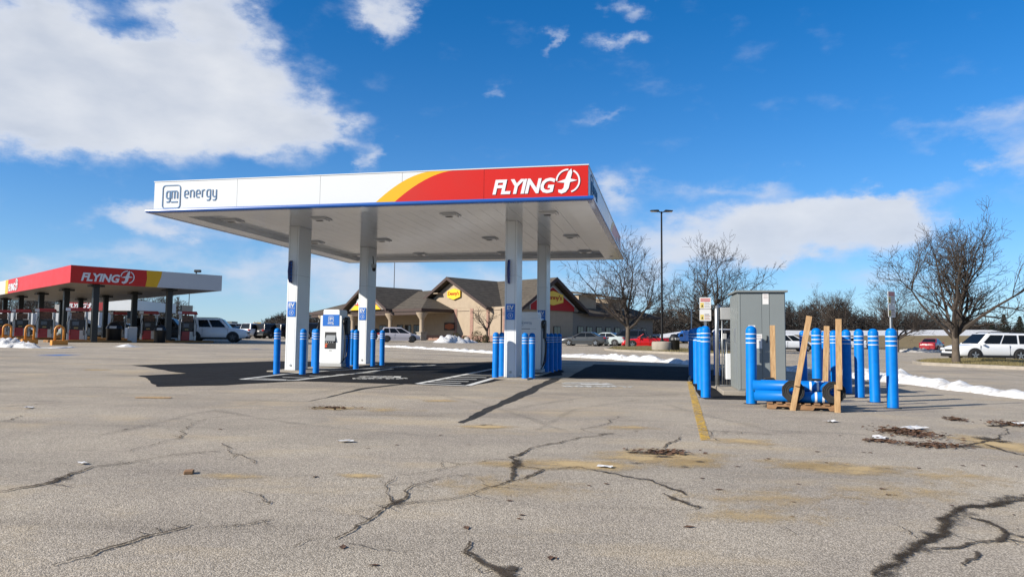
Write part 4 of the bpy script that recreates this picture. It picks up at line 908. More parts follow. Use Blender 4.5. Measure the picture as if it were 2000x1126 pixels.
# signs
M_syel = mat('sign_yellow_face', (.86,.56,.02), .4, var=.05); M_sred = mat('sign_red_face', (.42,.010,.012), .5, var=.08, spec=.2)  # the red is set darker to put the gable panel's shade into its colour
def hexa(w, h): return [(-w*.33, -h/2), (w*.33, -h/2), (w/2, 0) if False else (w/2, -h*.28), (w/2, h*.28), (w*.33, h/2) if False else (0, h/2), (-w/2, h*.28), (-w/2, -h*.28)]
def hexs(w, h): return [(0, -h/2), (w/2, -h*.27), (w/2, h*.27), (0, h/2), (-w/2, h*.27), (-w/2, -h*.27)]
def hex_sign(M_, w, h, name='hexagon_sign'):
    s = P_(xform(MB().prism(hexs(w, h), -.28, -.03, 'XZ'), M_), name, M_syel)
    m = text_mb("Denny's", w*.84, h*.42, .03, 0, .012, .92); P_(xform(xform(m, Matrix.Translation((-w*.42, -.281, -h*.2))), M_), 'lettering', M_sred, s)
    return s
hex_sign(Matrix.Translation((-10.1, -.02, 6.65)), 2.7, 1.55)
Mx = Matrix.Translation((.25, 8.3, 6.15)) @ Matrix.Rotation(math.pi/2, 4, 'Z')
P_(MB().prism([(4.0, 4.5), (13.0, 4.5), (13.0, 5.2), (8.5, 7.75), (4.0, 5.2)], .202, .26, 'YZ'), 'red_gable_panel', M_sred)
for (a, b) in (((4.0, 5.2), (8.5, 7.75)), ((8.5, 7.75), (13.0, 5.2)), ((4.0, 4.5), (4.0, 5.2))):
    d = Vector((b[0]-a[0], b[1]-a[1])); n_ = Vector((-d.y, d.x)).normalized()*.09
    P_(MB().prism([(a[0]-n_.x, a[1]-n_.y), (b[0]-n_.x, b[1]-n_.y), (b[0]+n_.x, b[1]+n_.y), (a[0]+n_.x, a[1]+n_.y)], .262, .30, 'YZ'), 'panel_edging', M_lbox)
hex_sign(Mx, 4.1, 1.95)
P_(MB().prism([(-26.5, 4.55), (-22.7, 6.95), (-18.9, 4.55)], -6.07, -6.002, 'XZ'), 'red_gable_panel', mat('sign_red_bright', (.6,.03,.02), .4))
P_(MB().prism([(-26.5, 4.55), (-25.4, 5.22), (-22.7, 5.05), (-20.0, 5.22), (-18.9, 4.55)], -6.12, -6.072, 'XZ'), 'yellow_band', M_syel)
P_(xform(logo_mb(4.6, .03), Matrix.Translation((-25.0, -6.075, 5.3))), 'lettering', M_wband)
bd = P_(MB().bb(-12.2, -9.9, -.12, -.075, 1.7, 2.75), 'wall_poster', M_brown); P_(xform(MB().prism(hexs(1.9, .85), -.02, 0, 'XZ'), Matrix.Translation((-11.05, -.122, 2.22))), 'poster_face', mat('poster_orange', (.42,.10,.03), .6), bd)
ant = at(769, 570, 112); am = thing('antenna_mast', 'thin dark mast rising behind the shop roof', 'mast', (ant.x, ant.y, zg(ant.x, ant.y))); MB().tube([(0,0,0),(.06,0,ant.z+5.2)], [.08,.05], 6).build('mast', M_dark, am); MB().box((0,0,.1), (.5,.5,.2)).build('base', M_conc, am)
am2 = at(367, 640, 120); am2_ = thing('flag_mast', 'slim bare pole beyond the fuel canopy', 'mast', (am2.x, am2.y, zg(am2.x, am2.y))); MB().tube([(0,0,0),(.0,0,7.8)], [.09,.05], 6).build('mast', M_dark, am2_); MB().box((0,0,.1), (.6,.6,.2)).build('base', M_conc, am2_)

# ------------------------------------------------------------------ older fuel canopy on the left
M_post = mat('dark_green_post', (.005,.007,.007), .45, var=.3)  # dark posts, base colour lowered further to stand in for canopy shade
M_under = mat('fuel_soffit', (.24,.23,.21), .5, var=.15, vscale=1)  # soffit colour lowered so the shade of the underside is painted in
M_cream = mat('cream_fascia', (.62,.60,.54), .4, var=.08)
M_or = mat('orange_hoop', (.78,.30,.035), .5, var=.15); M_kerb = mat('ochre_kerb', (.34,.16,.035), .7, var=.4, vscale=3)
K0 = Vector((-30.6, 50.0, 0)); KZ = zg(K0.x, K0.y)
fc = thing('fuel_canopy', 'older red, yellow and grey fuel canopy on dark posts at the left', 'canopy', (K0.x, K0.y, KZ), R(45))
# local +x = to the right and back, local +y = to the left and back
FW, FL, fz0, fz1 = 10.6, 34.0, 4.92-KZ, 6.14-KZ
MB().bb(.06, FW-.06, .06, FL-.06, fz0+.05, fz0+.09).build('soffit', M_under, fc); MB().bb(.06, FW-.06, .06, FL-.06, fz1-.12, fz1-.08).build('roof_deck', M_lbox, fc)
x1_ = FW*.485; x2_ = FW*.565
MB().bb(0, x1_, 0, .06, fz0, fz1).build('fascia_panel', M_fred, fc); MB().bb(x1_+.002, FW, 0, .06, fz0, fz1).build('fascia_panel', mat('grey_fascia', (.55,.57,.60), .4, var=.05), fc)
MB().prism([(x1_-.25, fz0+.003), (x2_-.28, fz0+.003), (x2_, (fz0+fz1)/2+.2), (x2_+.05, fz1-.003), (x1_-.2, fz1-.003), (x1_-.15, (fz0+fz1)/2)], -.005, -.001, 'XZ').build('yellow_band', M_fyel, fc)
yl_ = 20.2
MB().bb(0, .06, .062, yl_, fz0, fz1).build('fascia_panel', M_fred, fc); MB().bb(0, .06, yl_+.002, FL, fz0, fz1).build('fascia_panel', M_cream, fc)
MB().bb(-.006, -.001, yl_-.2, yl_+.9, fz0+.003, fz1-.003).build('yellow_band', M_fyel, fc)
MB().bb(FW-.06, FW, .062, FL, fz0, fz1).build('fascia_panel', M_fwhite, fc); MB().bb(.062, FW-.062, FL-.06, FL, fz0, fz1).build('fascia_panel', M_fwhite, fc)
xform(logo_mb(3.4, .04), Matrix.Translation((.65, -.001, fz0+.12))).build('lettering', M_wband, fc)
xform(logo_mb(3.6, .04), Matrix.Translation((-.001, yl_-.5, fz0+.12)) @ Matrix.Rotation(-math.pi/2, 4, 'Z')).build('lettering', M_wband, fc)
for (x, y) in ((1.9, 1.0), (7.1, 1.3), (1.8, 8.3), (6.9, 8.6), (1.8, 16.3), (6.8, 16.0), (1.8, 24), (6.8, 24), (1.8, 31), (6.8, 31)):
    wp = Matrix.Translation(K0) @ Matrix.Rotation(R(45), 4, 'Z') @ Vector((x, y, 0)); b = zg(wp.x, wp.y)-KZ
    c = MB().bb(x-.20, x+.20, y-.20, y+.20, b, fz0+.048).build('post', M_post, fc, bevel=.03); MB().bb(x-.45, x+.45, y-.45, y+.45, fz0-.16, fz0-.02).build('post_cap', M_post, c)
fl_ = at(386, 531, 56); fo = thing('floodlight', 'small black floodlight on the roof edge of the fuel canopy', 'floodlight', (fl_.x, fl_.y, 6.15)); MB().box((0,0,.2), (.5,.25,.2)).build('head', M_dark, fo, bevel=.04); MB().box((-.1,0,.06), (.08,.08,.12)).build('bracket', M_dark, fo)
M_dred = mat('dispenser_red', (.36,.02,.02), .4, var=.1)
def dispenser(px, Y, label, topper=True):
    g = GY(px, Y); t = thing('fuel_dispenser', label, 'fuel dispenser', (g.x, g.y, g.z+.15), R(28), 'fuel dispensers under the red canopy')
    for s in (-1, 1): MB().bb(s*.55-.08, s*.55+.08, -.22, .22, 0, 2.05).build('side_post', M_steel, t, bevel=.02)
    MB().bb(-.46, .46, -.28, .28, .02, .72).build('lower_door', M_dred, t, bevel=.02); MB().bb(-.46, .46, -.26, .26, .722, 1.45).build('pump_face', M_dark, t, bevel=.02)
    MB().bb(.16, .462, -.285, -.2805, .05, .70).build('cream_stripe', M_cream, t)
    MB().bb(-.30, .10, -.29, -.262, 1.05, 1.32).build('display', mat('display', (.08,.10,.13), .2), t); MB().bb(-.2, .06, -.275, -.262, .80, .92).build('keypad', mat('keypad_tan', (.35,.25,.08), .5), t)
    MB().bb(-.40, .40, -.12, .12, 1.47, 1.98).build('advert_panel', mat('advert_brown', (.20,.085,.03), .5, c2=(.05,.02,.012,1), vscale=7), t)
    if topper: MB().prism([(-.72, 2.06), (.72, 2.06), (.62, 2.30), (-.62, 2.30)], -.32, .32, 'XZ').build('topper', M_dred, t, bevel=.03)
    MB().bb(-.74, -.45, -.325, -.321, 2.07, 2.28).build('topper_end', M_wband, t)
    for s in (-1, 1):
        MB().tube([(s*.5, -.3, 1.7), (s*.62, -.5, 1.2), (s*.6, -.5, .5), (s*.42, -.42, .35), (s*.4, -.33, .95)], .025, 6).build('hose', M_dark, t, True)
for px, Y, lb in [(2,67,'fuel dispenser cut by the left edge of the picture'),(41,62.5,'fuel dispenser third from the near red corner of the old canopy'),(88,57.5,'fuel dispenser second from the near red corner of the old canopy'),
                  (150,52,'nearest fuel dispenser with the tallest red topper'),(230,65,'half hidden fuel dispenser behind the black bin'),(290,59,'fuel dispenser between the two right posts'),(365,57.2,'fuel dispenser at the tail of the big white truck-like SUV')]:
    dispenser(px, Y, lb)
def kerb_island(px0, Y0, px1, Y1):
    a, b = GY(px0, Y0), GY(px1, Y1); d = (b-a); d.z = 0; n_ = Vector((-d.y, d.x, 0)).normalized()*.65; e = d.normalized()*1.6
    c = [a-e-n_, b+e-n_, b+e+n_, a-e+n_]; m = MB(); m.v = [(q.x, q.y, zg(q.x, q.y)-.05) for q in c]+[(q.x, q.y, zg(q.x, q.y)+.155) for q in c]
    m.f = [(3,2,1,0),(4,5,6,7),(0,1,5,4),(1,2,6,5),(2,3,7,6),(3,0,4,7)]; return struct(m.build('pump_island', M_kerb, None, bevel=.05))
kerb_island(140, 51.5, 372, 57.4); kerb_island(80, 57.8, 300, 63); kerb_island(30, 63, 240, 68); kerb_island(-10, 68, 200, 75)
def hoop(px, py, label):
    g = G(px, py); t = thing('hoop_guard', label, 'hoop guard', (g.x, g.y, g.z), R(45), 'orange hoop guards at the pump islands')
    h = 1.15; pts = [(-.23, 0, .1), (-.23, 0, h-.25)] + [(-.23*math.cos(R(a)), 0, h-.25+.25*math.sin(R(a))) for a in range(20, 181, 20)] + [(.23, 0, .1)]
    MB().tube(pts, .065, 10).build('hoop', M_or, t, True); MB().box((0, 0, .11), (.85, .5, .36)).build('foot', M_or, t, bevel=.03)
hoop(115, 673.5, 'orange hoop guard nearest the red canopy corner'); hoop(57, 671, 'orange hoop guard in the middle of the three on the left'); hoop(13, 667, 'orange hoop guard farthest left of the three')
def bin_(px, Y, label, hh=1.1, w_=.55):
    g = GY(px, Y); t = thing('waste_bin', label, 'waste bin', (g.x, g.y, g.z), R(20), 'waste bins about the lot')
    MB().lathe([(w_*.42, 0), (w_*.5, .05), (w_*.52, hh*.68), (w_*.56, hh*.7)], 14).build('drum', M_dark, t, True); MB().lathe([(w_*.56, hh*.7), (w_*.5, hh*.8), (w_*.3, hh), (0, hh*1.03)], 14).build('lid', M_dark, t, True)
    MB().box((0, -w_*.5, hh*.76), (w_*.45, .1, hh*.12)).build('mouth', M_lbox, t)
bin_(312, 54.5, 'dark round waste bin by the right fuel canopy post', 1.35, .8); bin_(222, 53.5, 'black waste bin beside the thick fuel canopy post', 1.45, 1.0); bin_(1317, 53.8, 'dark metal litter bin beside the lamp post', 1.35, .75)
wb = GY(258, 54); wbt = thing('washer_stand', 'pale box-shaped stand between the fuel pumps', 'stand', tuple(wb), R(30)); MB().bb(-.3,.3,-.3,.3,0,1.15).build('box', M_lbox, wbt, bevel=.03); MB().bb(-.5,-.31,-.2,.2,.3,1.1).build('side_pocket', M_wband, wbt)
ps = GY(361, 60); pst = thing('pylon_sign', 'small blank cream sign panel on a dark post behind the pumps', 'sign', tuple(ps), R(30)); MB().bb(-.08,.08,-.08,.08,0,2.3).build('post', M_post, pst); MB().bb(-.35,.5,-.1,.1,2.3,3.0).build('panel', M_cream, pst); MB().bb(-.42,-.352,-.12,.12,2.28,3.02).build('panel_edge', M_dark, pst)
# second canopy for trucks behind it
def far_canopy(px0, px1, Y0, Y1, ytop, ybot, depth, label, cols, logo):
    a, b = at(px0, ybot, Y0), at(px1, ybot, Y1); zt = at(px0, ytop, Y0).z; base = zg(a.x, a.y)
    d = Vector((b.x-a.x, b.y-a.y, 0)); Lx = d.length; rz = math.atan2(d.y, d.x)
    t = thing('truck_canopy', label, 'canopy', (a.x, a.y, base), rz); z0_, z1_ = a.z-base, zt-base
    k = 0
    for (f0, f1, m_) in cols:
        MB().bb(Lx*f0+.002, Lx*f1-.002, 0, .08, z0_, z1_).build('fascia_panel', m_, t); k += 1
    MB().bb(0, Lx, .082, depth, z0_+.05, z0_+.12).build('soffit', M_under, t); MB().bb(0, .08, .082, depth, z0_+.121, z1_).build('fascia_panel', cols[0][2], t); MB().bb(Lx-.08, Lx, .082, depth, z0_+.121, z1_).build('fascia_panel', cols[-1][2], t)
    for f in (.1, .37, .64, .9):
        for y in (1.0, depth-1.0): MB().bb(Lx*f-.2, Lx*f+.2, y-.2, y+.2, -.2, z0_+.049).build('post', M_post, t)
    if logo: xform(logo_mb(Lx*.38, .05), Matrix.Translation((Lx*.02, -.001, z0_+(z1_-z0_)*.18))).build('lettering', M_wband, t)
    return t, Lx, z0_, z1_
far_canopy(131, 258, 92, 92, 584, 605, 12, 'dark red and pale grey truck fuel canopy seen under the first canopy', [(0, .45, M_dred), (.45, .56, M_dred), (.56, 1, M_fwhite)], True)
t2, L2, q0, q1 = far_canopy(262, 312, 100, 112, 597, 611, 10, 'pale pink lit canopy with an orange emblem far behind the pumps', [(0, .3, M_cream), (.3, 1, mat('pink_fascia', (.58,.47,.46), .5))], False)
MB().prism([(L2*.22, q0-.2), (L2*.5, q0-.25), (L2*.52, q1-.1), (L2*.3, q1-.05)], -.12, -.02, 'XZ').build('orange_emblem', mat('emblem_orange', (.72,.30,.03), .5), t2)
# low shop walls and trailers beyond
M_trl = mat('trailer_white', (.62,.64,.67), .45, var=.1, vscale=.6)
def trailer(px0, px1, Y, yt_, label, m_=None, cat='trailer', rz=0):
    a, b = GY(px0, Y), GY(px1, Y); Lx = b.x-a.x; H = at(px0, yt_, Y).z-a.z
    t = thing('box_trailer', label, cat, (a.x, a.y, a.z), rz, 'trailers parked beyond the pumps')
    MB().bb(0, Lx, 0, 2.5, 1.05, H).build('box', m_ or M_trl, t, bevel=.04); MB().bb(.1, Lx-.1, .2, 2.3, .85, 1.045).build('chassis', M_dark, t)
    for x in (Lx*.12, Lx*.2, Lx*.82, Lx*.9):
        for y in (.12, 2.1): MB().lathe([(0, 0), (.35, 0), (.5, .05), (.5, .25), (0, .28)], 14, (x, y, .5), 'Y').build('wheel', M_rubber, t)
    for k in range(1, 6): MB().bb(Lx*k/6-.02, Lx*k/6+.02, -.006, -.001, 1.1, H-.05).build('side_rib', M_lbox, t)
trailer(-60, 62, 84, 610, 'long white box trailer at the far left behind the pumps'); trailer(66, 134, 86, 610.5, 'white box trailer right of the far left one'); trailer(163, 192, 88, 609, 'short grey white box trailer between the fuel canopy posts')
trailer(232, 262, 95, 622, 'white box trailer low between the right fuel canopy posts'); trailer(318, 358, 92, 624, 'pale trailer behind the big white SUV'); trailer(393, 452, 120, 626.5, 'dull green grey box truck body beyond the big white SUV', mat('box_grey', (.16,.18,.17), .6)); trailer(1246, 1290, 118, 652, 'small pale blue trailer behind the red convertible', mat('pale_blue', (.5,.58,.68), .5))
trailer(1336, 1372, 128, 646, 'white trailer hitched to the blue truck cab')

# ------------------------------------------------------------------ vehicles
M_tyre = mat('tyre', (.014,.014,.015), .8, var=.3); M_rim = mat('alloy_rim', (.55,.56,.58), .25, metal=.8, var=.1); M_rimd = mat('dark_rim', (.10,.10,.105), .35, metal=.6, var=.1)
M_trimk = mat('dark_trim', (.016,.016,.017), .55, var=.2); M_tail = mat('tail_red', (.34,.012,.012), .2, var=.1); M_head = mat('headlamp', (.62,.65,.68), .12, var=.1, spec=.8); M_chrome = mat('chrome', (.7,.7,.72), .12, metal=1, var=.05)
M_cglass = mat('car_glass', (.008,.010,.012), .15, var=.2, spec=.25)
PAINT = {}
def paint(n, c):
    if n not in PAINT: PAINT[n] = mat('paint_'+n, c, .25, var=.06, vscale=1, coat=.35, spec=.4)
    return PAINT[n]
KINDS = {
 'sedan': dict(L=4.85, W=1.84, H=1.46, rw=.335, wb=(.295, -.29), top=[(-.5,.42),(-.492,.60),(-.465,.70),(-.38,.725),(-.2,.70),(0,.675),(.18,.665),(.33,.62),(.44,.545),(.488,.46),(.5,.34)], gb=(-.40,.25), gr=(-.19,.045), win=[(.08,.50),(.53,.93)]),
 'suv': dict(L=4.95, W=1.98, H=1.78, rw=.385, wb=(.29, -.285), top=[(-.5,.36),(-.497,.50),(-.49,.62),(-.44,.635),(-.2,.62),(0,.61),(.2,.605),(.3,.59),(.43,.55),(.485,.47),(.5,.32)], gb=(-.485,.255), gr=(-.44,.085), win=[(.05,.27),(.31,.60),(.63,.93)]),
 'bigsuv': dict(L=5.35, W=2.03, H=1.96, rw=.41, wb=(.285, -.27), top=[(-.5,.36),(-.499,.50),(-.495,.60),(-.44,.615),(-.2,.61),(0,.605),(.2,.60),(.3,.59),(.43,.555),(.487,.48),(.5,.32)], gb=(-.492,.245), gr=(-.455,.10), win=[(.05,.34),(.39,.63),(.66,.94)]),
 'hatch': dict(L=4.4, W=1.8, H=1.58, rw=.33, wb=(.31, -.30), top=[(-.5,.38),(-.497,.52),(-.48,.64),(-.42,.67),(-.2,.65),(0,.63),(.2,.61),(.34,.575),(.45,.50),(.49,.42),(.5,.32)], gb=(-.47,.32), gr=(-.38,.05), win=[(.06,.28),(.32,.60),(.63,.93)]),
 'conv': dict(L=4.8, W=1.9, H=1.38, rw=.35, wb=(.30, -.285), top=[(-.5,.42),(-.49,.62),(-.45,.70),(-.36,.72),(-.2,.70),(0,.69),(.15,.68),(.33,.64),(.45,.56),(.49,.46),(.5,.34)], gb=(-.2,.17), gr=(-.1,.06), win=[])}
def car(label, pos, rz, kind, pc, grp='cars parked about the lot', rim=None, roof_rack=False, low=None, plate=True):
    K = KINDS[kind]; L_, W_, H_, rw_ = K['L'], K['W'], K['H'], K['rw']; m_ = pc
    t = thing('parked_car', label, 'car', (pos[0], pos[1], pos[2]+.005), rz, grp)
    zb = .21 if kind in ('sedan', 'conv', 'hatch') else .27
    hw = W_/2
    def prof(xf):
        tp = K['top']
        for i in range(len(tp)-1):
            if tp[i][0] <= xf <= tp[i+1][0]:
                f = (xf-tp[i][0])/(tp[i+1][0]-tp[i][0]); return (tp[i][1]*(1-f)+tp[i+1][1]*f)*H_
        return tp[-1][1]*H_
    sts = [p[0] for p in K['top']]
    rings = []
    for xf in sts:
        e = abs(xf)*2; wsc = 1-.13*max(0, (e-.72)/.28)**2.0; zt = prof(xf); lo = zb+(.12 if e > .97 else .03 if e > .9 else 0)
        h = hw*wsc; x = xf*L_
        half = [(.0, lo), (h*.88, lo), (h*.985, lo+.09), (h, lo+(zt-lo)*.45), (h*.985, lo+(zt-lo)*.72), (h*.93, zt-.035), (h*.80, zt), (0, zt+.025)]
        rings.append([(x, y, z) for y, z in half] + [(x, -y, z) for y, z in half[-2:0:-1]])
    n = len(rings[0]); m = MB(); m.v = [p for r in rings for p in r]
    m.f = [(i*n+k, i*n+(k+1) % n, (i+1)*n+(k+1) % n, (i+1)*n+k) for i in range(len(rings)-1) for k in range(n)] + [tuple(range(n)), tuple((len(rings)-1)*n+k for k in range(n))]
    m.build('body', m_, t, smooth=True, sub=1)
    gb0, gb1 = K['gb'][0]*L_, K['gb'][1]*L_; gr0, gr1 = K['gr'][0]*L_, K['gr'][1]*L_; zbelt = min(prof(K['gb'][0]*.9), prof(K['gb'][1]*.9))-.06; zr = H_
    wb_, wr = hw*.92, hw*.70
    if kind != 'conv':
        m = MB()
        st = [(gb0, zbelt, wb_), (gr0, zr-.07, wr*1.04), (gr0+.18, zr-.012, wr), ((gr0+gr1)/2, zr, wr), (gr1-.12, zr-.012, wr), (gr1+.03, zr-.05, wr*1.03), (gb1, zbelt, wb_*.98)]
        roofp = []
        for (x, z, yw) in st: roofp.append((x, z, yw))
        # roof skin with side walls down to the belt
        nn = len(roofp); m.v = []
        for (x, z, yw) in roofp:
            m.v += [(x, yw, z-.03 if z > zbelt+.1 else z), (x, yw*.86, z), (x, 0, z+.018), (x, -yw*.86, z), (x, -yw, z-.03 if z > zbelt+.1 else z)]
        for i in range(nn-1):
            for k in range(4): m.f.append((i*5+k, i*5+k+1, i*5+5+k+1, i*5+5+k))
        o = len(m.v); m.v += [(x, wb_, zbelt) for x in (gr0, (gr0+gr1)/2, gr1)] + [(x, -wb_, zbelt) for x in (gr0, (gr0+gr1)/2, gr1)]
        m.f += [(0, 5, o+0), (5, 10, 15, o+1, o+0), (15, 20, 25, o+2, o+1), (25, 30, o+2), (4, o+3, 9), (9, o+3, o+4, 19, 14), (19, o+4, o+5, 29, 24), (29, o+5, 34)]
        m.build('cabin', m_, t, smooth=False, bevel=.02)
        def side(u, v_):       # u 0..1 rear to front, v 0..1 belt to roof
            xr = gb0+(gr0-gb0)*v_; xf_ = gb1+(gr1-gb1)*v_; return xr+(xf_-xr)*u, wb_+(wr*1.03-wb_)*v_, zbelt+(zr-.07-zbelt)*v_
        for s in (1, -1):
            for (u0, u1) in K['win']:
                q = [side(u0, .16), side(u1, .16), side(u1-.004, .92), side(u0+.008, .92)]
                a = [(x, s*(y+.022), z) for x, y, z in q]; b = [(x, s*(y-.01), z) for x, y, z in q]
                MB().add(a+b, [(0,1,2,3),(7,6,5,4),(0,4,5,1),(1,5,6,2),(2,6,7,3),(3,7,4,0)]).build('side_window', M_cglass, t)
        def endglass(xa, xb, ya, yb, nm):
            z0_, z1_ = zbelt+.14*(zr-zbelt), zbelt+.90*(zr-zbelt); X = lambda f: xa+(xb-xa)*f
            off = .03 if xa > 0 else -.03
            q = [(X(.14)+off, ya, z0_), (X(.14)+off, -ya, z0_), (X(.90)+off, -yb, z1_+.015), (X(.90)+off, yb, z1_+.015)]
            b = [(x-off*1.4, y, z) for x, y, z in q]
            MB().add(q+b, [(0,1,2,3),(7,6,5,4),(0,4,5,1),(1,5,6,2),(2,6,7,3),(3,7,4,0)]).build(nm, M_cglass, t)
        endglass(gb1, gr1, wb_*.86, wr*.88, 'windscreen'); endglass(gb0, gr0, wb_*.84, wr*.88, 'rear_window')
        if roof_rack:
            for s in (1, -1): MB().tube([(gr0+.2, s*wr*.86, zr+.0), (gr0+.35, s*wr*.86, zr+.06), (gr1-.3, s*wr*.86, zr+.06), (gr1-.1, s*wr*.86, zr)], .022, 6).build('roof_rail', M_trimk, t)
    else:
        zt = prof(0)
        MB().bb(gb0-.55, gb1-.05, -hw*.74, hw*.74, zt-.05, zt+.045).build('cockpit', M_trimk, t, bevel=.05)
        for s in (1, -1):
            for x in (-.35, -.95): MB().bb(x-.1, x+.12, s*.4-.22, s*.4+.22, zt+.0, zt+.26).build('seat', M_trimk, t, bevel=.06)
        q = [(gb1+.1, hw*.78, zt+.02), (gb1+.1, -hw*.78, zt+.02), (gr1+.05, -hw*.66, H_-.03), (gr1+.05, hw*.66, H_-.03)]; b = [(x-.03, y, z) for x, y, z in q]
        MB().add(q+b, [(0,1,2,3),(7,6,5,4),(0,4,5,1),(1,5,6,2),(2,6,7,3),(3,7,4,0)]).build('windscreen', M_cglass, t)
        MB().tube([q[0], q[3], q[2], q[1]], .03, 6).build('screen_frame', m_, t)
    low_m = low or (M_trimk if kind in ('suv', 'bigsuv') else m_)
    MB().bb(K['wb'][1]*L_+rw_, K['wb'][0]*L_-rw_, -hw*1.004, hw*1.004, zb-.03, zb+.13).build('sill', low_m, t, bevel=.02)
    for xs_, nm in ((L_/2-.05, 'front_bumper'), (-L_/2+.05, 'rear_bumper')):
        MB().bb(xs_-.12, xs_+.09, -hw*.86, hw*.86, zb+.02, zb+.24).build(nm, low_m, t, bevel=.05)
    for ax in K['wb']:
        for s in (1, -1):
            x = ax*L_; y = s*(hw-.005)
            ar = [(x+rw_*1.22*math.cos(R(a)), rw_+rw_*1.20*math.sin(R(a))) for a in range(-25, 206, 15)]
            MB().prism(ar, *sorted((y-s*.06, y+s*.008)), 'XZ').build('wheel_arch', M_trimk, t)
            wt = MB().lathe([(rw_*.62, -.10), (rw_*.93, -.105), (rw_, -.08), (rw_, .08), (rw_*.93, .105), (rw_*.62, .10)], 22, (x, y-s*.075, rw_), 'Y').build('wheel', M_tyre, t, True)
            MB().lathe([(0, .02), (rw_*.58, .05), (rw_*.64, .09 if s > 0 else .09)] if s < 0 else [(0, -.02), (rw_*.58, -.05), (rw_*.64, -.09)], 20, (x, y-s*.075, rw_), 'Y').build('rim', M_rimd, wt)
            sp = MB()
            for k in range(5):
                a = R(90+72*k); c, s_ = math.cos(a), math.sin(a); px_, pz_ = -s_, c
                w2 = .045
                yy = y+s*.012
                pts = [(x+px_*w2, rw_+pz_*w2), (x+c*rw_*.60+px_*w2*.75, rw_+s_*rw_*.60+pz_*w2*.75), (x+c*rw_*.60-px_*w2*.75, rw_+s_*rw_*.60-pz_*w2*.75), (x-px_*w2, rw_-pz_*w2)]
                MB().prism(pts, *sorted((yy, yy+s*.012)), 'XZ').build('spoke', rim or M_rim, wt)
    zl = prof(.46)*.86; zt_ = prof(-.47)*.86
    for s in (1, -1):
        MB().box((L_/2-.10, s*hw*.68, zl), (.30, hw*.34, .15)).build('headlight', M_head, t, bevel=.04)
        MB().box((-L_/2+.09, s*hw*.74, zt_), (.26, hw*.30, .20 if kind in ('suv', 'bigsuv', 'hatch') else .15)).build('taillight', M_tail, t, bevel=.04)
        xm = gb1-.32 if kind != 'conv' else gb1-.1
        MB().box((xm, s*(hw+.05), zbelt+.09), (.12, .20, .13)).build('mirror', m_ if kind != 'conv' else m_, t, bevel=.03)
        for xd in (gb0*.55+gb1*.45, gb1*.86): MB().bb(xd-.005, xd+.005, *sorted((s*(hw-.03), s*(hw+.0005))), zb+.14, zbelt+.02).build('door_seam', M_trimk, t)
    MB().bb(L_/2-.02, L_/2+.015, -hw*.42, hw*.42, zl-.16, zl-.02).build('grille', M_trimk, t, bevel=.01)
    if plate: MB().bb(-L_/2-.012, -L_/2+.03, -.16, .16, zt_-.18, zt_-.06).build('licence_plate', M_paper, t)
    return t
def pg_(px, Y): return GY(px, Y)
white = paint('white', (.84,.86,.88)); silver = paint('silver', (.42,.44,.45)); grey = paint('grey', (.055,.06,.065)); dark = paint('dark', (.018,.02,.024)); red = paint('red', (.55,.012,.014)); dkred = paint('dark_red', (.30,.012,.018)); dkblue = paint('dark_blue', (.02,.03,.06)); tealsil = paint('pale_silver', (.46,.52,.52))
car('large white SUV with red tail lamp parked beside the fuel pumps', pg_(420, 61), R(13), 'bigsuv', white, rim=M_rimd, roof_rack=True)
car('white SUV with dark lower trim half behind the trunk of the big bare tree', pg_(1928, 46), R(181), 'suv', white, roof_rack=True)
car('dark grey sedan parked nearest the restaurant entrance side', pg_(1141, 76), R(160), 'sedan', grey)
car('pale silver sedan parked next behind the dark grey one', pg_(1181, 80), R(155), 'sedan', tealsil)
car('dark blue sedan between the silver car and the bare tree', pg_(1202, 82), R(152), 'sedan', dkblue)
car('dark SUV half hidden behind the bare tree trunk beside the red car', pg_(1222, 80), R(168), 'suv', dark, roof_rack=True)
car('bright red open convertible beside the lamp post', pg_(1264, 70), R(172), 'conv', red)
car('small white hatchback with black wheel arches right of the grey cabinet', pg_(1540, 68), R(4), 'hatch', white, low=M_trimk)
car('dark grey SUV glimpsed between the bollards and the conduit rack', pg_(1412, 56), R(175), 'suv', grey)
car('red car parked far off before the brown field', pg_(1820, 84), R(48), 'sedan', dkred)
car('silver white small minivan parked before the restaurant porch', pg_(779, 77.5), R(14), 'hatch', paint('van', (.50,.48,.52)), rim=M_rimd)
car('dark car mostly hidden left of the silver minivan', pg_(728, 82), R(20), 'sedan', dark)
car('white SUV seen from behind left of the front left column', pg_(508, 88), R(62), 'suv', white)
car('dark SUV with pale tailgate left of the front left column', pg_(535, 88), R(62), 'suv', dark)
car('dark SUV partly behind the front left column', pg_(566, 89), R(62), 'suv', dark)
car('black pickup-like SUV seen between the column and the charger', pg_(608, 89), R(60), 'bigsuv', dark)
car('dark car just right of the nose of the large white SUV', pg_(478, 92), R(60), 'sedan', dark)
car('grey car behind the nose of the large white SUV', pg_(463, 100), R(40), 'suv', silver)
car('grey pickup-like SUV at the pump behind the right fuel post', pg_(325, 63), R(10), 'bigsuv', grey)
car('silver car under the fuel canopy left of the washer stand', pg_(243, 70), R(15), 'sedan', silver)
car('pale car behind the thick fuel canopy post', pg_(172, 72), R(15), 'sedan', tealsil)
car('dark car left edge behind the fuel dispensers', pg_(18, 74), R(12), 'sedan', dark)
car('white car far off right of the upright board', pg_(1668, 92), R(10), 'sedan', white)
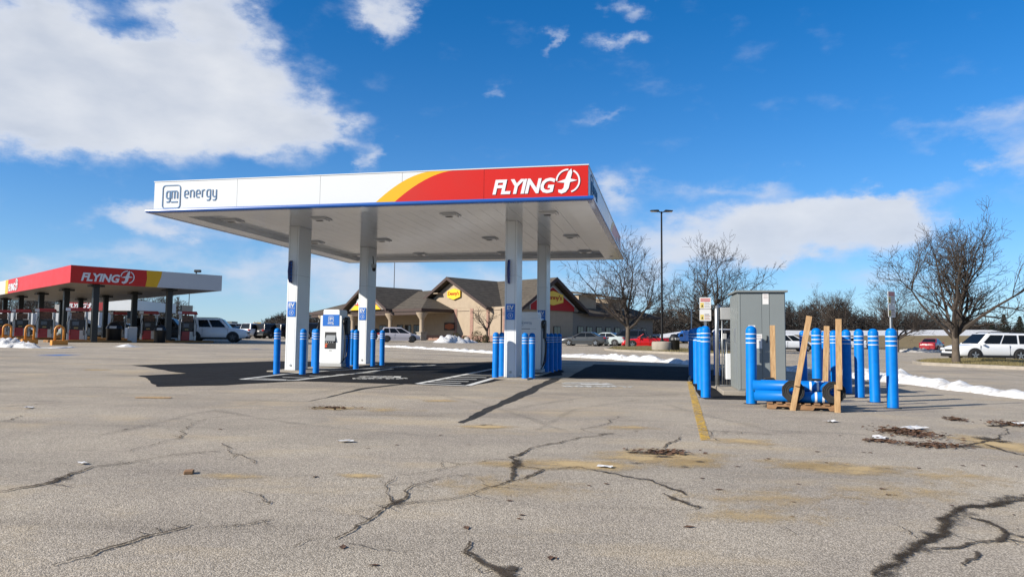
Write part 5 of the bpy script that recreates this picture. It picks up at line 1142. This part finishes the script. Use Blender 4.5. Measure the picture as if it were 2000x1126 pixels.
def truck_cab(px, Y, rz, pc, label):
    g = GY(px, Y); t = thing('truck_cab', label, 'truck', tuple(g), rz, 'truck tractors')
    m = MB().prism([(0,.6),(6.2,.6),(6.3,1.0),(6.1,1.75),(4.4,2.05),(3.7,3.0),(2.9,3.25),(2.0,3.9),(0.4,3.9),(0.2,3.2)], -1.2, 1.2, 'XZ'); m.build('cab', pc, t, bevel=.12)
    MB().add([(4.42,-1.0,2.07),(4.42,1.0,2.07),(3.74,.95,2.98),(3.74,-.95,2.98),(4.36,-1.0,2.03),(4.36,1.0,2.03),(3.68,.95,2.94),(3.68,-.95,2.94)], [(0,1,2,3),(7,6,5,4),(0,4,5,1),(1,5,6,2),(2,6,7,3),(3,7,4,0)]).build('windscreen', M_cglass, t)
    for s in (1, -1):
        MB().prism([(2.7,2.05),(3.95,2.05),(3.5,2.85),(2.8,2.85)], *sorted((s*1.19, s*1.23)), 'XZ').build('side_window', M_cglass, t)
        for x in (5.2, 1.6, .4): MB().lathe([(0, 0), (.3, 0), (.52, .06), (.52, .28), (0, .3)], 16, (x, s*1.0-(.15), .52), 'Y').build('wheel', M_tyre, t)
        MB().box((6.1, s*.85, 1.2), (.3, .4, .3)).build('headlight', M_head, t, bevel=.05); MB().tube([(2.3, s*1.1, .9), (2.3, s*1.1, 4.2)], .08, 8).build('exhaust', M_chrome, t)
    MB().bb(6.15, 6.36, -.7, .7, .95, 1.7).build('grille', M_chrome, t); MB().bb(6.0, 6.45, -1.2, 1.2, .45, .85).build('bumper', M_chrome, t, bevel=.06); return t
tb1 = truck_cab(1347, 124, R(190), paint('blue', (.03,.13,.45)), 'blue truck cab beyond the lamp post'); tb2 = truck_cab(500, 150, R(-60), paint('yellow', (.72,.42,.02)), 'yellow truck cab beyond the parked SUVs')
tb1.scale = (.55, .55, .55); tb2.scale = (.6, .6, .6)

# ------------------------------------------------------------------ trees
M_bark = mat('bark', (.135,.105,.075), .9, c2=(.07,.052,.04,1), vscale=4, bump=.5, bscale=18, stretch=(3,3,.8))
M_twig = mat('twig', (.058,.043,.033), .9, var=.4, vscale=1.5)
M_fruit = mat('dried_fruit', (.055,.032,.02), .8, var=.3)
def grow(seed, H, spread, trunk_h, r0, limbs, dens=1.0, minr=.007, levels=4, up=.35):
    rnd = random.Random(seed); trunk, crown = MB(), MB(); buds = MB()
    def branch(p, d, L_, r, lv):
        n = 4 if lv < 3 else 3; pts = [p.copy()]; rad = [r]; q = p.copy(); dd = d.normalized()
        ends = []
        for i in range(n):
            dd = (dd + Vector((rnd.gauss(0, 1), rnd.gauss(0, 1), rnd.gauss(0, .7)))*(.13+.05*lv) + Vector((0, 0, up*.22))).normalized()
            q = q + dd*(L_/n); pts.append(q.copy()); rad.append(max(minr*.7, r*(1-.60*(i+1)/n))); ends.append((q.copy(), dd.copy(), rad[-1]))
        (trunk if lv < 1 else crown).tube(pts, rad, 8 if lv == 0 else 5 if lv == 1 else 3, cap=False)
        if lv >= levels:
            if rnd.random() < .4:
                s = rnd.uniform(.016, .03)*H/9; c = q + Vector((rnd.uniform(-.05, .05), rnd.uniform(-.05, .05), 0))
                buds.add([c+Vector((s,0,0)), c+Vector((-s*.6,s,0)), c+Vector((-s*.6,-s,0)), c+Vector((0,0,s*1.3)), c-Vector((0,0,s))], [(0,1,3),(1,2,3),(2,0,3),(1,0,4),(2,1,4),(0,2,4)])
            return
        kids = {0: 0, 1: 6, 2: 6, 3: 5}.get(lv, 4); kids = max(2, int(kids*dens+rnd.random()))
        for k in range(kids):
            j = rnd.choice([1, 2, 2, 3, 3, n]) if lv > 1 else rnd.choice(range(1, n+1)); a = pts[j]; rr = rad[j]
            t0 = (pts[j]-pts[j-1]).normalized(); ax = Vector((rnd.gauss(0, 1), rnd.gauss(0, 1), rnd.gauss(0, 1))); ax = (ax-t0*ax.dot(t0)).normalized()
            nd = (t0*rnd.uniform(.55, 1.0) + ax*rnd.uniform(.45, .95) + Vector((0, 0, up*.35))).normalized()
            branch(a, nd, L_*rnd.uniform(.45, .68), max(minr, rr*rnd.uniform(.5, .72)), lv+1)
        branch(pts[-1], dd, L_*.5, max(minr, rad[-1]), lv+1)
    top = Vector((rnd.uniform(-.05, .05), rnd.uniform(-.05, .05), trunk_h))
    trunk.tube([(0, 0, -.15), (0, 0, .05), (.01, 0, trunk_h*.5), top, top+Vector((0, 0, .25))], [r0*1.5, r0*1.2, r0, r0*.95, r0*.7], 10, cap=True)
    for k in range(limbs):
        a = 2*math.pi*k/limbs + rnd.uniform(-.35, .35); t = rnd.uniform(.25, 1) if k else .06
        tilt = spread*t; d = Vector((math.cos(a)*math.sin(tilt), math.sin(a)*math.sin(tilt), math.cos(tilt)))
        branch(top - Vector((0, 0, rnd.uniform(0, trunk_h*.22))), d, (H-trunk_h)*rnd.uniform(.50, .66)*(1.0 if k else 1.12), r0*rnd.uniform(.5, .72), 1)
    return trunk, crown, buds
def tree_proto(label, seed, H, spread, trunk_h, r0, limbs, dens=1.0, minr=.008, levels=4, loc=(0, 0, 0), rz=0, name='bare_tree', up=.35):
    tr, cr, bu = grow(seed, H, spread, trunk_h, r0, limbs, dens, minr, levels, up)
    t = thing(name, label, 'tree', loc, rz, 'leafless trees about the lot')
    tr.build('trunk', M_bark, t, True); cr.build('crown', M_twig, t)
    if bu.v: b = bu.build('dried_fruit', M_fruit, t); b['kind'] = 'stuff'
    return t
def put(proto, label, px, Y, s, rz, sink=0):
    t = copy_tree(proto); g = GY(px, Y); t.location = (g.x, g.y, g.z-sink); t.rotation_euler = (0, 0, rz); t.scale = (s, s, s); t['label'] = label; return t
g1 = GY(1866, 37)
T1 = tree_proto('large bare fruit tree with a forked trunk on the right grass island', 11, 7.6, R(56), 1.65, .20, 9, 1.05, .010, loc=(g1.x, g1.y, g1.z+.12), rz=R(200))
T1.scale = (.84, .84, .90)
g2 = GY(1226, 63)
T2 = tree_proto('bare tree on the island left of the lamp post', 23, 8.8, R(66), 1.9, .19, 8, .92, .013, loc=(g2.x, g2.y, g2.z+.1))
put(T2, 'bare tree right of the lamp post above the warning sign', 1388, 57, .93, R(130))
put(T1, 'bare tree far behind the leaning boards', 1632, 98, .98, R(70)); put(T2, 'bare tree left of and behind the big right one', 1752, 74, .80, R(250))
T3 = tree_proto('thin bare tree far left behind the white trailers', 37, 9.0, R(50), 2.0, .16, 6, .85, .016, loc=tuple(GY(25, 140)), levels=4); T3.scale = (.78,)*3
for i, (px, Y, s, lb) in enumerate([(-20,145,.75,'bare tree at the left picture edge behind the trailers'),(68,135,.82,'dense bare tree behind the trailer left of the fuel posts'),(104,145,.74,'bare tree between the two left fuel posts'),(282,150,.84,'bare tree seen right of the second truck canopy'),(312,148,.9,'bare tree behind the right fuel canopy post'),(340,150,.72,'bare tree just right of the right fuel canopy post')]):
    put(T3, lb, px, Y, s, i*1.1)
put(T1, 'bare tree behind the dense one at the far left trailers', 78, 148, .9, 2.2)
gd = GY(951, 86); TD = tree_proto('small twisted pruned tree in front of the restaurant wall', 5, 4.7, R(60), 1.5, .13, 6, .72, .016, levels=3, loc=(gd.x, gd.y, gd.z+.05), up=.15)
# evergreen trees at the far right
M_ever = mat('evergreen', (.018,.026,.014), .9, var=.4, vscale=2)
def evergreen(px, Y, H, label, seed):
    rnd = random.Random(seed); g = GY(px, Y); t = thing('evergreen_tree', label, 'tree', tuple(g), 0, 'dark evergreens at the far right')
    MB().tube([(0, 0, 0), (0, 0, H*.95)], [.22, .04], 6).build('trunk', M_bark, t); m = MB()
    for k in range(2600):
        z = H*(.12+.88*rnd.random()**1.2); r = (H-z)*.42*math.sqrt(rnd.random())*rnd.uniform(.75, 1.2); a = rnd.uniform(0, 6.283); c = Vector((r*math.cos(a), r*math.sin(a), z-r*.25)); s = rnd.uniform(.18, .42)
        d = Vector((math.cos(a), math.sin(a), -.35))*s; e = Vector((-math.sin(a), math.cos(a), rnd.uniform(-.3, .3)))*s*.5
        m.add([c-e, c+e, c+d], [(0, 1, 2)])
    m.build('crown', M_ever, t)
evergreen(1962, 150, 7.0, 'dark evergreen second from the right picture edge', 1); evergreen(1993, 150, 6.6, 'dark evergreen at the right picture edge', 2); evergreen(118, 118, 6.0, 'dark evergreen between the left fuel posts', 3); evergreen(1938, 165, 5.5, 'small dark evergreen left of the two at the right edge', 4)
# far woods: one mass nobody could count
M_wood = mat('far_wood', (.026,.019,.015), .95, c2=(.013,.010,.008,1), vscale=.4)
def woods(name, label, fx, Ys, Hf, n_tree, n_blade, seed):
    rnd = random.Random(seed); m = MB()
    for k in range(n_tree):
        px = fx[0]+(fx[1]-fx[0])*rnd.random(); Y = rnd.uniform(*Ys); g = GY(px, Y); H = Hf(px)*rnd.uniform(.72, 1.05)*Y/Ys[0]
        m.tube([g, g+Vector((rnd.uniform(-.3, .3), 0, H*.5)), g+Vector((rnd.uniform(-.6, .6), 0, H))], [.16, .10, .03], 4, cap=False)
        for j in range(34):
            z = H*rnd.uniform(.22, .95); a = rnd.uniform(0, 6.283); L_ = H*rnd.uniform(.10, .28)*(1.25-z/H); p = g+Vector((0, 0, z)); q = p+Vector((math.cos(a)*L_*.75, math.sin(a)*L_*.75, L_*rnd.uniform(.35, .9)))
            m.tube([p, (p+q)/2+Vector((rnd.uniform(-.2, .2), 0, rnd.uniform(-.1, .2))), q], [.06, .04, .022], 3, cap=False)
            for _ in range(2):
                e = q+Vector((rnd.uniform(-1, 1), rnd.uniform(-1, 1), rnd.uniform(.2, 1)))*L_*.4; m.tube([(p+q)/2 if _ else q, e], [.03, .018], 3, cap=False)
    for k in range(n_blade):
        px = fx[0]+(fx[1]-fx[0])*rnd.random(); Y = rnd.uniform(*Ys); g = GY(px, Y); H = Hf(px)*(.8+.35*noise.noise(Vector((px*.03, Y*.08, seed))))*Y/Ys[0]
        z = H*rnd.random()**1.1*.97; c = g+Vector((0, 0, z)); L_ = rnd.uniform(.5, 1.5); wd = rnd.uniform(.03, .10)*(1.5 if z < H*.4 else 1)
        d = Vector((rnd.gauss(0, .8), rnd.gauss(0, .8), rnd.uniform(-.1, 1))).normalized()*L_; e = Vector((d.z, 0, -d.x)).normalized()*wd
        m.add([c-e, c+e, c+d], [(0, 1, 2)])
    o = m.build(name, M_wood); return tag(o, label, 'woodland', kind='stuff')
def hr(px):
    P = [(1240,6),(1300,8.6),(1400,10),(1540,10.3),(1650,9.8),(1700,8.2),(1760,8.5),(1900,7.6),(1960,5.5),(2060,5)]
    for i in range(len(P)-1):
        if P[i][0] <= px <= P[i+1][0]: f = (px-P[i][0])/(P[i+1][0]-P[i][0]); return P[i][1]*(1-f)+P[i+1][1]*f
    return 6
woods('far_woodland', 'dark leafless wood along the horizon on the right', (1225, 2060), (168, 205), hr, 300, 60000, 3)
woods('far_woodland', 'low brownish wood on the horizon left of the restaurant', (482, 690), (190, 225), lambda p: .8+5.8*max(0, min(1, (p-478)/70)), 90, 14000, 4)
woods('far_woodland', 'leafless thicket far left behind the fuel canopies', (-60, 360), (150, 180), lambda p: 7.5, 60, 8000, 5)

# ------------------------------------------------------------------ grass field, embankment, islands
def grass_mat(name, a, b, c):
    m = bpy.data.materials.new(name); m.use_nodes = True; t = m.node_tree; bs = t.nodes['Principled BSDF']; L = t.links.new
    ge = N(t, 'ShaderNodeNewGeometry'); n1 = N(t, 'ShaderNodeTexNoise'); n1.inputs['Scale'].default_value = .5; n1.inputs['Detail'].default_value = 8; n1.inputs['Roughness'].default_value = .7; L(ge.outputs['Position'], n1.inputs['Vector'])
    n2 = N(t, 'ShaderNodeTexNoise'); n2.inputs['Scale'].default_value = 14; n2.inputs['Detail'].default_value = 5; L(ge.outputs['Position'], n2.inputs['Vector'])
    r1 = N(t, 'ShaderNodeMapRange'); L(n1.outputs['Fac'], r1.inputs[0]); r1.inputs[1].default_value = .35; r1.inputs[2].default_value = .65
    m1 = N(t, 'ShaderNodeMixRGB'); L(r1.outputs[0], m1.inputs[0]); m1.inputs[1].default_value = a+(1,); m1.inputs[2].default_value = b+(1,)
    m2 = N(t, 'ShaderNodeMixRGB'); L(n2.outputs['Fac'], m2.inputs[0]); L(m1.outputs[0], m2.inputs[1]); m2.inputs[2].default_value = c+(1,)
    L(m2.outputs[0], bs.inputs['Base Color']); bs.inputs['Roughness'].default_value = 1; bs.inputs['Specular IOR Level'].default_value = .1
    bp = N(t, 'ShaderNodeBump'); bp.inputs['Strength'].default_value = .8; bp.inputs['Distance'].default_value = .05; L(n2.outputs['Fac'], bp.inputs['Height']); L(bp.outputs[0], bs.inputs['Normal'])
    return m
M_field = grass_mat('winter_field', (.15,.115,.065), (.10,.085,.045), (.19,.145,.085)); M_grass = grass_mat('winter_grass', (.13,.115,.05), (.085,.088,.035), (.20,.155,.08))
struct(sheet('field', [tuple(GY(p, y)[:2]) for p, y in ((1270,126),(1400,108),(1520,101),(1700,92),(1800,86),(2080,78),(2080,149),(1700,149),(1270,149))], M_field, .03))
def embankment():
    m = MB(); xs = list(range(22, 190, 4)); cols = []
    for x in xs:
        c = 3.75+.25*math.sin(x*.08)+(.35 if x < 100 else -.25)
        g = zg(x, 135); c = c if x > 40 else g+(c-g)*max(0, (x-22)/18)
        cols.append([(x, 128, zg(x, 128)-.1), (x, 136, g+(c-g)*.40), (x, 141, g+(c-g)*.66), (x, 141.01, g+(c-g)*.661), (x, 148, c), (x, 152, c+.05), (x, 166, zg(x, 166)-.3)])
    n = 7; m.v = [p for cc in cols for p in cc]; m.f = [(i*n+k, (i+1)*n+k, (i+1)*n+k+1, i*n+k+1) for i in range(len(xs)-1) for k in range(n-1)]
    o = m.build('embankment', M_field); o.data.materials.append(M_snow)
    for i, p in enumerate(o.data.polygons):
        zc_ = sum((o.data.vertices[v].co.y for v in p.vertices))/len(p.vertices)
        if 141.5 < zc_ < 151: p.material_index = 1
    return struct(o)
embankment()
def grass_island(pts, label, n_bl, seed):
    """kerbed island: concrete kerb ring and a slightly domed bed"""
    c = sum((Vector((p[0], p[1], 0)) for p in pts), Vector())/len(pts)
    kp = [(p[0], p[1]) for p in pts]; inn = [((p[0]-c.x)*.955+c.x, (p[1]-c.y)*.90+c.y) for p in pts]; n = len(pts)
    m = MB(); m.v = [(x, y, zg(x, y)-.05) for x, y in kp]+[(x, y, zg(x, y)+.15) for x, y in kp]+[(x, y, zg(x, y)+.15) for x, y in inn]+[(x, y, zg(x, y)+.05) for x, y in inn]
    for k in range(n):
        j = (k+1) % n; m.f += [(k, j, n+j, n+k), (n+k, n+j, 2*n+j, 2*n+k), (2*n+k, 2*n+j, 3*n+j, 3*n+k)]
    struct(m.build('kerb', M_conc))
    b = MB(); b.v = [(x, y, zg(x, y)+.12) for x, y in inn]+[((x-c.x)*.5+c.x, (y-c.y)*.5+c.y, zg(x, y)+.24) for x, y in inn]+[(c.x, c.y, zg(c.x, c.y)+.26)]
    for k in range(n): j = (k+1) % n; b.f += [(k, j, n+j, n+k), (n+k, n+j, 2*n)]
    struct(b.build('grass_bed', M_grass))
    rnd = random.Random(seed); g = MB()
    for _ in range(n_bl):
        k = rnd.randrange(n); j = (k+1) % n; u = rnd.random(); q = rnd.random()**.5
        x = (inn[k][0]*(1-u)+inn[j][0]*u-c.x)*q+c.x; y = (inn[k][1]*(1-u)+inn[j][1]*u-c.y)*q+c.y; z = zg(x, y)+.12+.13*(1-q); h = rnd.uniform(.05, .13); a = rnd.uniform(0, 6.28); s = .012
        g.add([(x-math.cos(a)*s, y-math.sin(a)*s, z), (x+math.cos(a)*s, y+math.sin(a)*s, z), (x+rnd.uniform(-.05, .05), y+rnd.uniform(-.05, .05), z+h)], [(0, 1, 2)])
    tag(g.build('grass', M_grass), label, 'grass', kind='stuff')
grass_island([tuple(G(p, y)[:2]) for p, y in ((1782,709),(1800,712.5),(1870,716),(1960,720),(2100,727),(2100,709),(2000,706),(1900,702.5),(1810,704.5))], 'short winter grass under the big bare tree on the right island', 9000, 1)
grass_island([tuple(G(p, y)[:2]) for p, y in ((1180,683),(1200,686),(1260,688.5),(1330,692),(1440,696),(1440,688),(1330,682),(1240,677.5),(1195,678.5))], 'short winter grass on the island at the lamp post', 5000, 2)
struct(sheet('planting_bed', [tuple((Matrix.Translation(C0) @ Matrix.Rotation(R(-45), 4, 'Z') @ Vector((x, y, 0)))[:2]) for x, y in ((-9.5,-3.2),(0,-4.4),(1.8,-.1),(-9.5,-.1))], M_grass, .05))
# ------------------------------------------------------------------ snow
def snow_bank(name, pts, wd, ht, label, seed, m=None, ds=.16, rough=1.0):
    pts = [Vector(p[:2]) for p in pts]; P = []; Wd = []; Ht = []
    wd = wd if isinstance(wd, list) else [wd]*len(pts); ht = ht if isinstance(ht, list) else [ht]*len(pts)
    for i in range(len(pts)-1):
        k = max(2, int((pts[i+1]-pts[i]).length/ds))
        for j in range(k): t = j/k; P.append(pts[i].lerp(pts[i+1], t)); Wd.append(wd[i]*(1-t)+wd[i+1]*t); Ht.append(ht[i]*(1-t)+ht[i+1]*t)
    P.append(pts[-1]); Wd.append(wd[-1]); Ht.append(ht[-1]); nc = 11; vs = []
    for i, p in enumerate(P):
        t = (P[min(i+1, len(P)-1)]-P[max(i-1, 0)]).normalized(); n_ = Vector((-t.y, t.x)); end = min(1, i*ds/.5, (len(P)-1-i)*ds/.5)
        for c in range(nc):
            s = (c/(nc-1)*2-1); q = p+n_*(s*Wd[i]/2*(.75+.5*noise.noise(Vector((p.x*.9+seed, p.y*.9, s)))))
            f = noise.noise(Vector((q.x*1.3+seed, q.y*1.3, 0)))*.55+noise.noise(Vector((q.x*4+seed, q.y*4, 3)))*.32*rough+noise.noise(Vector((q.x*9, q.y*9, seed)))*.14*rough
            h = max(0, (1-abs(s)**2.2))*Ht[i]*(.75+f)*end; vs.append((q.x, q.y, zg(q.x, q.y)+(-.03 if abs(s) > .99 else max(.0, h)+.004)))
    fs = [(i*nc+c, i*nc+c+1, (i+1)*nc+c+1, (i+1)*nc+c) for i in range(len(P)-1) for c in range(nc-1)]
    b = MB(); b.v = vs; b.f = fs; o = b.build(name, m or M_snow, None, True); return tag(o, label, 'snow bank', 'melting snow banks')
snow_bank('snow_bank', GL([(745,676.5),(800,679),(880,684),(960,689.5),(1010,692)]), [.6,.8,.7,.7,.5], [.14,.18,.16,.18,.12], 'long thin snow bank across the lot before the restaurant', 1)
snow_bank('snow_bank', GL([(1085,695.5),(1140,697.5),(1200,701),(1250,705),(1300,707),(1352,712)]), [1.0,1.1,1.1,1.2,1.0,.8], [.22,.26,.3,.34,.25,.18], 'snow bank right of the front right column running to the bollards', 2)
snow_bank('snow_bank', GL([(1530,722),(1600,729),(1680,738),(1760,745),(1850,757),(1930,768),(2040,781)]), [.9,.9,1.1,1.5,1.1,.9,.8], [.14,.18,.28,.38,.26,.2,.2], 'lumpy snow bank behind the right bollards', 3, ds=.09)
snow_bank('snow_bank', GL([(1535,716),(1580,719)]), [.6,.6], [.1,.1], 'small snow patch behind the grey cabinet', 9)
snow_bank('snow_bank', [tuple(GY(p, y)[:2]) for p, y in ((852,79),(870,80),(890,81),(915,83),(930,85))], [2.2,3.6,3.4,2.2,1.0], [.3,.85,.8,.4,.2], 'heaped snow pile in front of the restaurant shrubs', 4, rough=1.5)
snow_bank('snow_bank', GL([(-30,676),(10,677),(45,678),(75,679.5)]), [1.9,2.2,1.8,.8], [.42,.5,.38,.12], 'lumpy snow heap at the left picture edge', 5, rough=2.0, ds=.1)
snow_bank('snow_bank', GL([(72,679),(110,679.5),(148,678)]), [.8,.6,.4], [.08,.07,.05], 'thin flat snow strip right of the left heap', 6)
snow_bank('snow_bank', GL([(222,676.5),(250,677),(278,677)]), [.5,1.2,.5], [.07,.16,.06], 'small low snow patch before the fuel pumps', 7)
snow_bank('snow_bank', GL([(1755,687),(1790,687.5),(1840,688)]), [1.2,2.0,1.0], [.35,.5,.3], 'dirty snow heap in front of the far red car', 8, M_dsnow, rough=1.6)
# ------------------------------------------------------------------ lamp post, shrubs, small things
lp = GY(1293, 54); lamp = thing('lamp_post', 'tall black double-headed parking lot lamp on a round concrete base', 'lamp post', tuple(lp), 0)
Hp = at(1293, 413, 54).z-lp.z
MB().lathe([(.72, 0), (.76, .1), (.76, .72), (.70, .80), (0, .82)], 20).build('concrete_base', M_conc, lamp, True); MB().lathe([(.16, .82), (.12, .95), (.085, 1.0), (.06, Hp)], 12).build('pole', mat('black_paint', (.006,.006,.007), .6, spec=.15), lamp, True)
for s in (-1, 1):
    a = MB().tube([(0, 0, Hp-.10), (s*.25, 0, Hp+.02)], .04, 6).build('arm', M_dark, lamp); hd = MB().prism([(s*.2, Hp-.03), (s*.85, Hp+.02), (s*.85, Hp+.08), (s*.3, Hp+.12), (s*.2, Hp+.08)], -.18, .18, 'XZ').build('lamp_head', M_dark, lamp, bevel=.03)
    MB().bb(*sorted((s*.35, s*.8)), -.14, .14, Hp-.04, Hp-.02).build('lens', M_lamp, hd)
M_shrub = mat('shrub_leaf', (.085,.065,.02), .9, c2=(.04,.035,.012,1), vscale=3)
def shrub(px, Y, r, label, seed):
    rnd = random.Random(seed); g = GY(px, Y); t = thing('shrub', label, 'shrub', tuple(g), 0, 'clipped shrubs by the restaurant wall'); m = MB()
    for k in range(900):
        v = Vector((rnd.gauss(0, 1), rnd.gauss(0, 1), rnd.gauss(0, 1))).normalized()*r*rnd.uniform(.6, 1.05); v.z = abs(v.z*1.15+r*.75); s = rnd.uniform(.03, .08); e = Vector((rnd.gauss(0, 1), rnd.gauss(0, 1), rnd.gauss(0, 1))).normalized()*s; f = e.cross(v).normalized()*s
        m.add([v+e, v-e*.5+f, v-e*.5-f], [(0, 1, 2)])
    m.build('foliage', M_shrub, t); MB().tube([(0, 0, -.05), (0, 0, r)], [.06, .03], 6).build('stem', M_bark, t)
shrub(891, 88.5, .62, 'brownish round shrub left of the pruned tree', 1); shrub(932, 86.5, .78, 'largest round shrub right beside the pruned tree', 2); shrub(908, 88, .42, 'small low shrub between the two round ones', 3); shrub(949, 86, .5, 'shrub at the foot of the pruned tree', 4)
rk_ = GY(912, 85.5); MB().lathe([(.35, 0), (.42, .3), (.3, .6), (.05, .72)], 7, (0, 0, 0)).build('boulder', M_conc, None); bo = bpy.data.objects['boulder']; bo.location = rk_; tag(bo, 'pale boulder among the shrubs by the restaurant', 'boulder')
# litter: leaf piles, paper, block of wood
def leaf_pile(px, py, rx, ry, n, label, seed):
    rnd = random.Random(seed); c = G(px, py); hx = rx/FPX*c.y; hy = abs(G(px, py-ry).y-G(px, py+ry).y)/2; m = MB()
    for k in range(n):
        q = rnd.gauss(0, .42); a = rnd.uniform(0, 6.28); x = c.x+rnd.gauss(0, .42)*hx; y = c.y+rnd.gauss(0, .42)*hy; z = zg(x, y)+rnd.uniform(.008, .03); s = rnd.uniform(.02, .05); b = rnd.uniform(0, 6.28)
        d = Vector((math.cos(b), math.sin(b), rnd.uniform(-.2, .35)))*s; e = Vector((-math.sin(b), math.cos(b), rnd.uniform(-.3, .3)))*s*.5; p = Vector((x, y, z))
        m.add([p-d, p-e, p+d, p+e+Vector((0, 0, s*.2))], [(0, 1, 2), (0, 2, 3)])
    o = m.build('leaf_pile', M_leaf); return tag(o, label, 'leaf pile', kind='stuff')
leaf_pile(1775, 846, 58, 11, 420, 'brown dead leaf drift with white scraps right of the pallet', 1); leaf_pile(1820, 870, 70, 6, 220, 'long sparse leaf drift leading to the damp crack on the right', 2); leaf_pile(1868, 820, 22, 4, 110, 'small leaf clump beyond the larger leaf drift', 3); leaf_pile(1975, 829, 45, 6, 190, 'leaf drift at the right picture edge', 4); leaf_pile(1720, 862, 40, 4, 90, 'faint scatter of leaves left of the long drift', 5)
leaf_pile(1290, 884, 70, 5, 130, 'soggy leaf bits in the damp patch below the yellow line', 6); leaf_pile(650, 797, 50, 3, 90, 'thin leaf streak in front of the fresh asphalt', 7)
lm = MB().add([(-.055, 0, .001), (-.01, -.026, .004), (.055, 0, .002), (-.01, .028, .007), (.0, 0, .001)], [(0, 1, 4), (1, 2, 4), (2, 3, 4), (3, 0, 4)]).mesh('fallen_leaf'); lm.materials.append(M_leaf)
rl = random.Random(5)
spots_ = [(911,1031),(996,978),(1014,1013),(730,1104),(670,1068),(1085,1090),(1346,1029),(1405,956),(1440,911),(1500,896),(1505,873),(1495,898),(1558,945),(1548,980),(1548,1009),(1597,882),(1655,905),(1613,903),(1732,914),(1795,914),(1725,955),(1735,966),(1748,967),(1860,987),(1980,1005),(915,868),(718,875),(1020,1006),(615,931),(1372,934),(1150,948),(1185,945),(1242,842),(430,838),(70,789),(245,838),(1700,884),(1685,883),(1920,909),(1985,911),(1880,909),(860,850),(1075,1090),(1930,862),(1640,850),(775,869)]
for i, (px, py) in enumerate(spots_):
    g = G(px, py); o = bpy.data.objects.new('fallen_leaf', lm); col.objects.link(o); o.location = (g.x, g.y, g.z+.004); o.rotation_euler = (rl.uniform(-.06, .06), rl.uniform(-.06, .06), rl.uniform(0, 6.28)); s = rl.uniform(.4, .85); o.scale = (s, s, s)
    tag(o, 'small dry brown leaf lying loose on the grey asphalt', 'leaf', 'single leaves scattered over the lot')
def scrap(px, py, s, label, seed):
    rnd = random.Random(seed); g = G(px, py); m = MB(); n = 4
    m.v = [((i-n/2)*s/n*1.6+rnd.uniform(-.2, .2)*s/n, (j-n/2)*s/n+rnd.uniform(-.2, .2)*s/n, .008+rnd.uniform(0, .16)*s) for j in range(n+1) for i in range(n+1)]
    m.f = [(j*(n+1)+i, j*(n+1)+i+1, (j+1)*(n+1)+i+1, (j+1)*(n+1)+i) for j in range(n) for i in range(n)]
    o = m.build('paper_scrap', M_paper); o.location = (g.x, g.y, g.z+.006); o.rotation_euler.z = rnd.uniform(0, 6); tag(o, label, 'litter', 'scraps of white litter')
scrap(1624, 824, .13, 'crumpled white paper scrap in front of the pallet', 1); scrap(676, 863, .10, 'white scrap left of the long dark asphalt strip', 2); scrap(1783, 838, .22, 'white scrap lying on the brown leaf drift', 3); scrap(1717, 856, .16, 'faint white scrap left of the leaf drift', 4); scrap(1993, 829, .2, 'white scrap on the leaf drift at the right edge', 5); scrap(160, 906, .06, 'tiny white scrap on the asphalt far left foreground', 6); scrap(55, 797, .10, 'pale scrap at the left beyond the long crack', 7); scrap(1182, 913, .09, 'small pale flake in the sandy patch', 8)
wbk = G(369, 924); o = MB().box((0, 0, .015), (.075, .10, .03)).build('wood_block', M_pallet, None, bevel=.006); o.location = wbk; o.rotation_euler.z = .3; tag(o, 'small tan wood block lying alone in the left foreground', 'wood block')
stk = G(300, 777); o = MB().bb(-.3, .3, -.03, .03, 0, .012).build('wood_lath', M_pine, None, bevel=.004); o.location = (stk.x, stk.y, stk.z+.005); o.rotation_euler.z = .12; tag(o, 'broken pale wood lath lying in front of the fresh asphalt', 'wood lath')
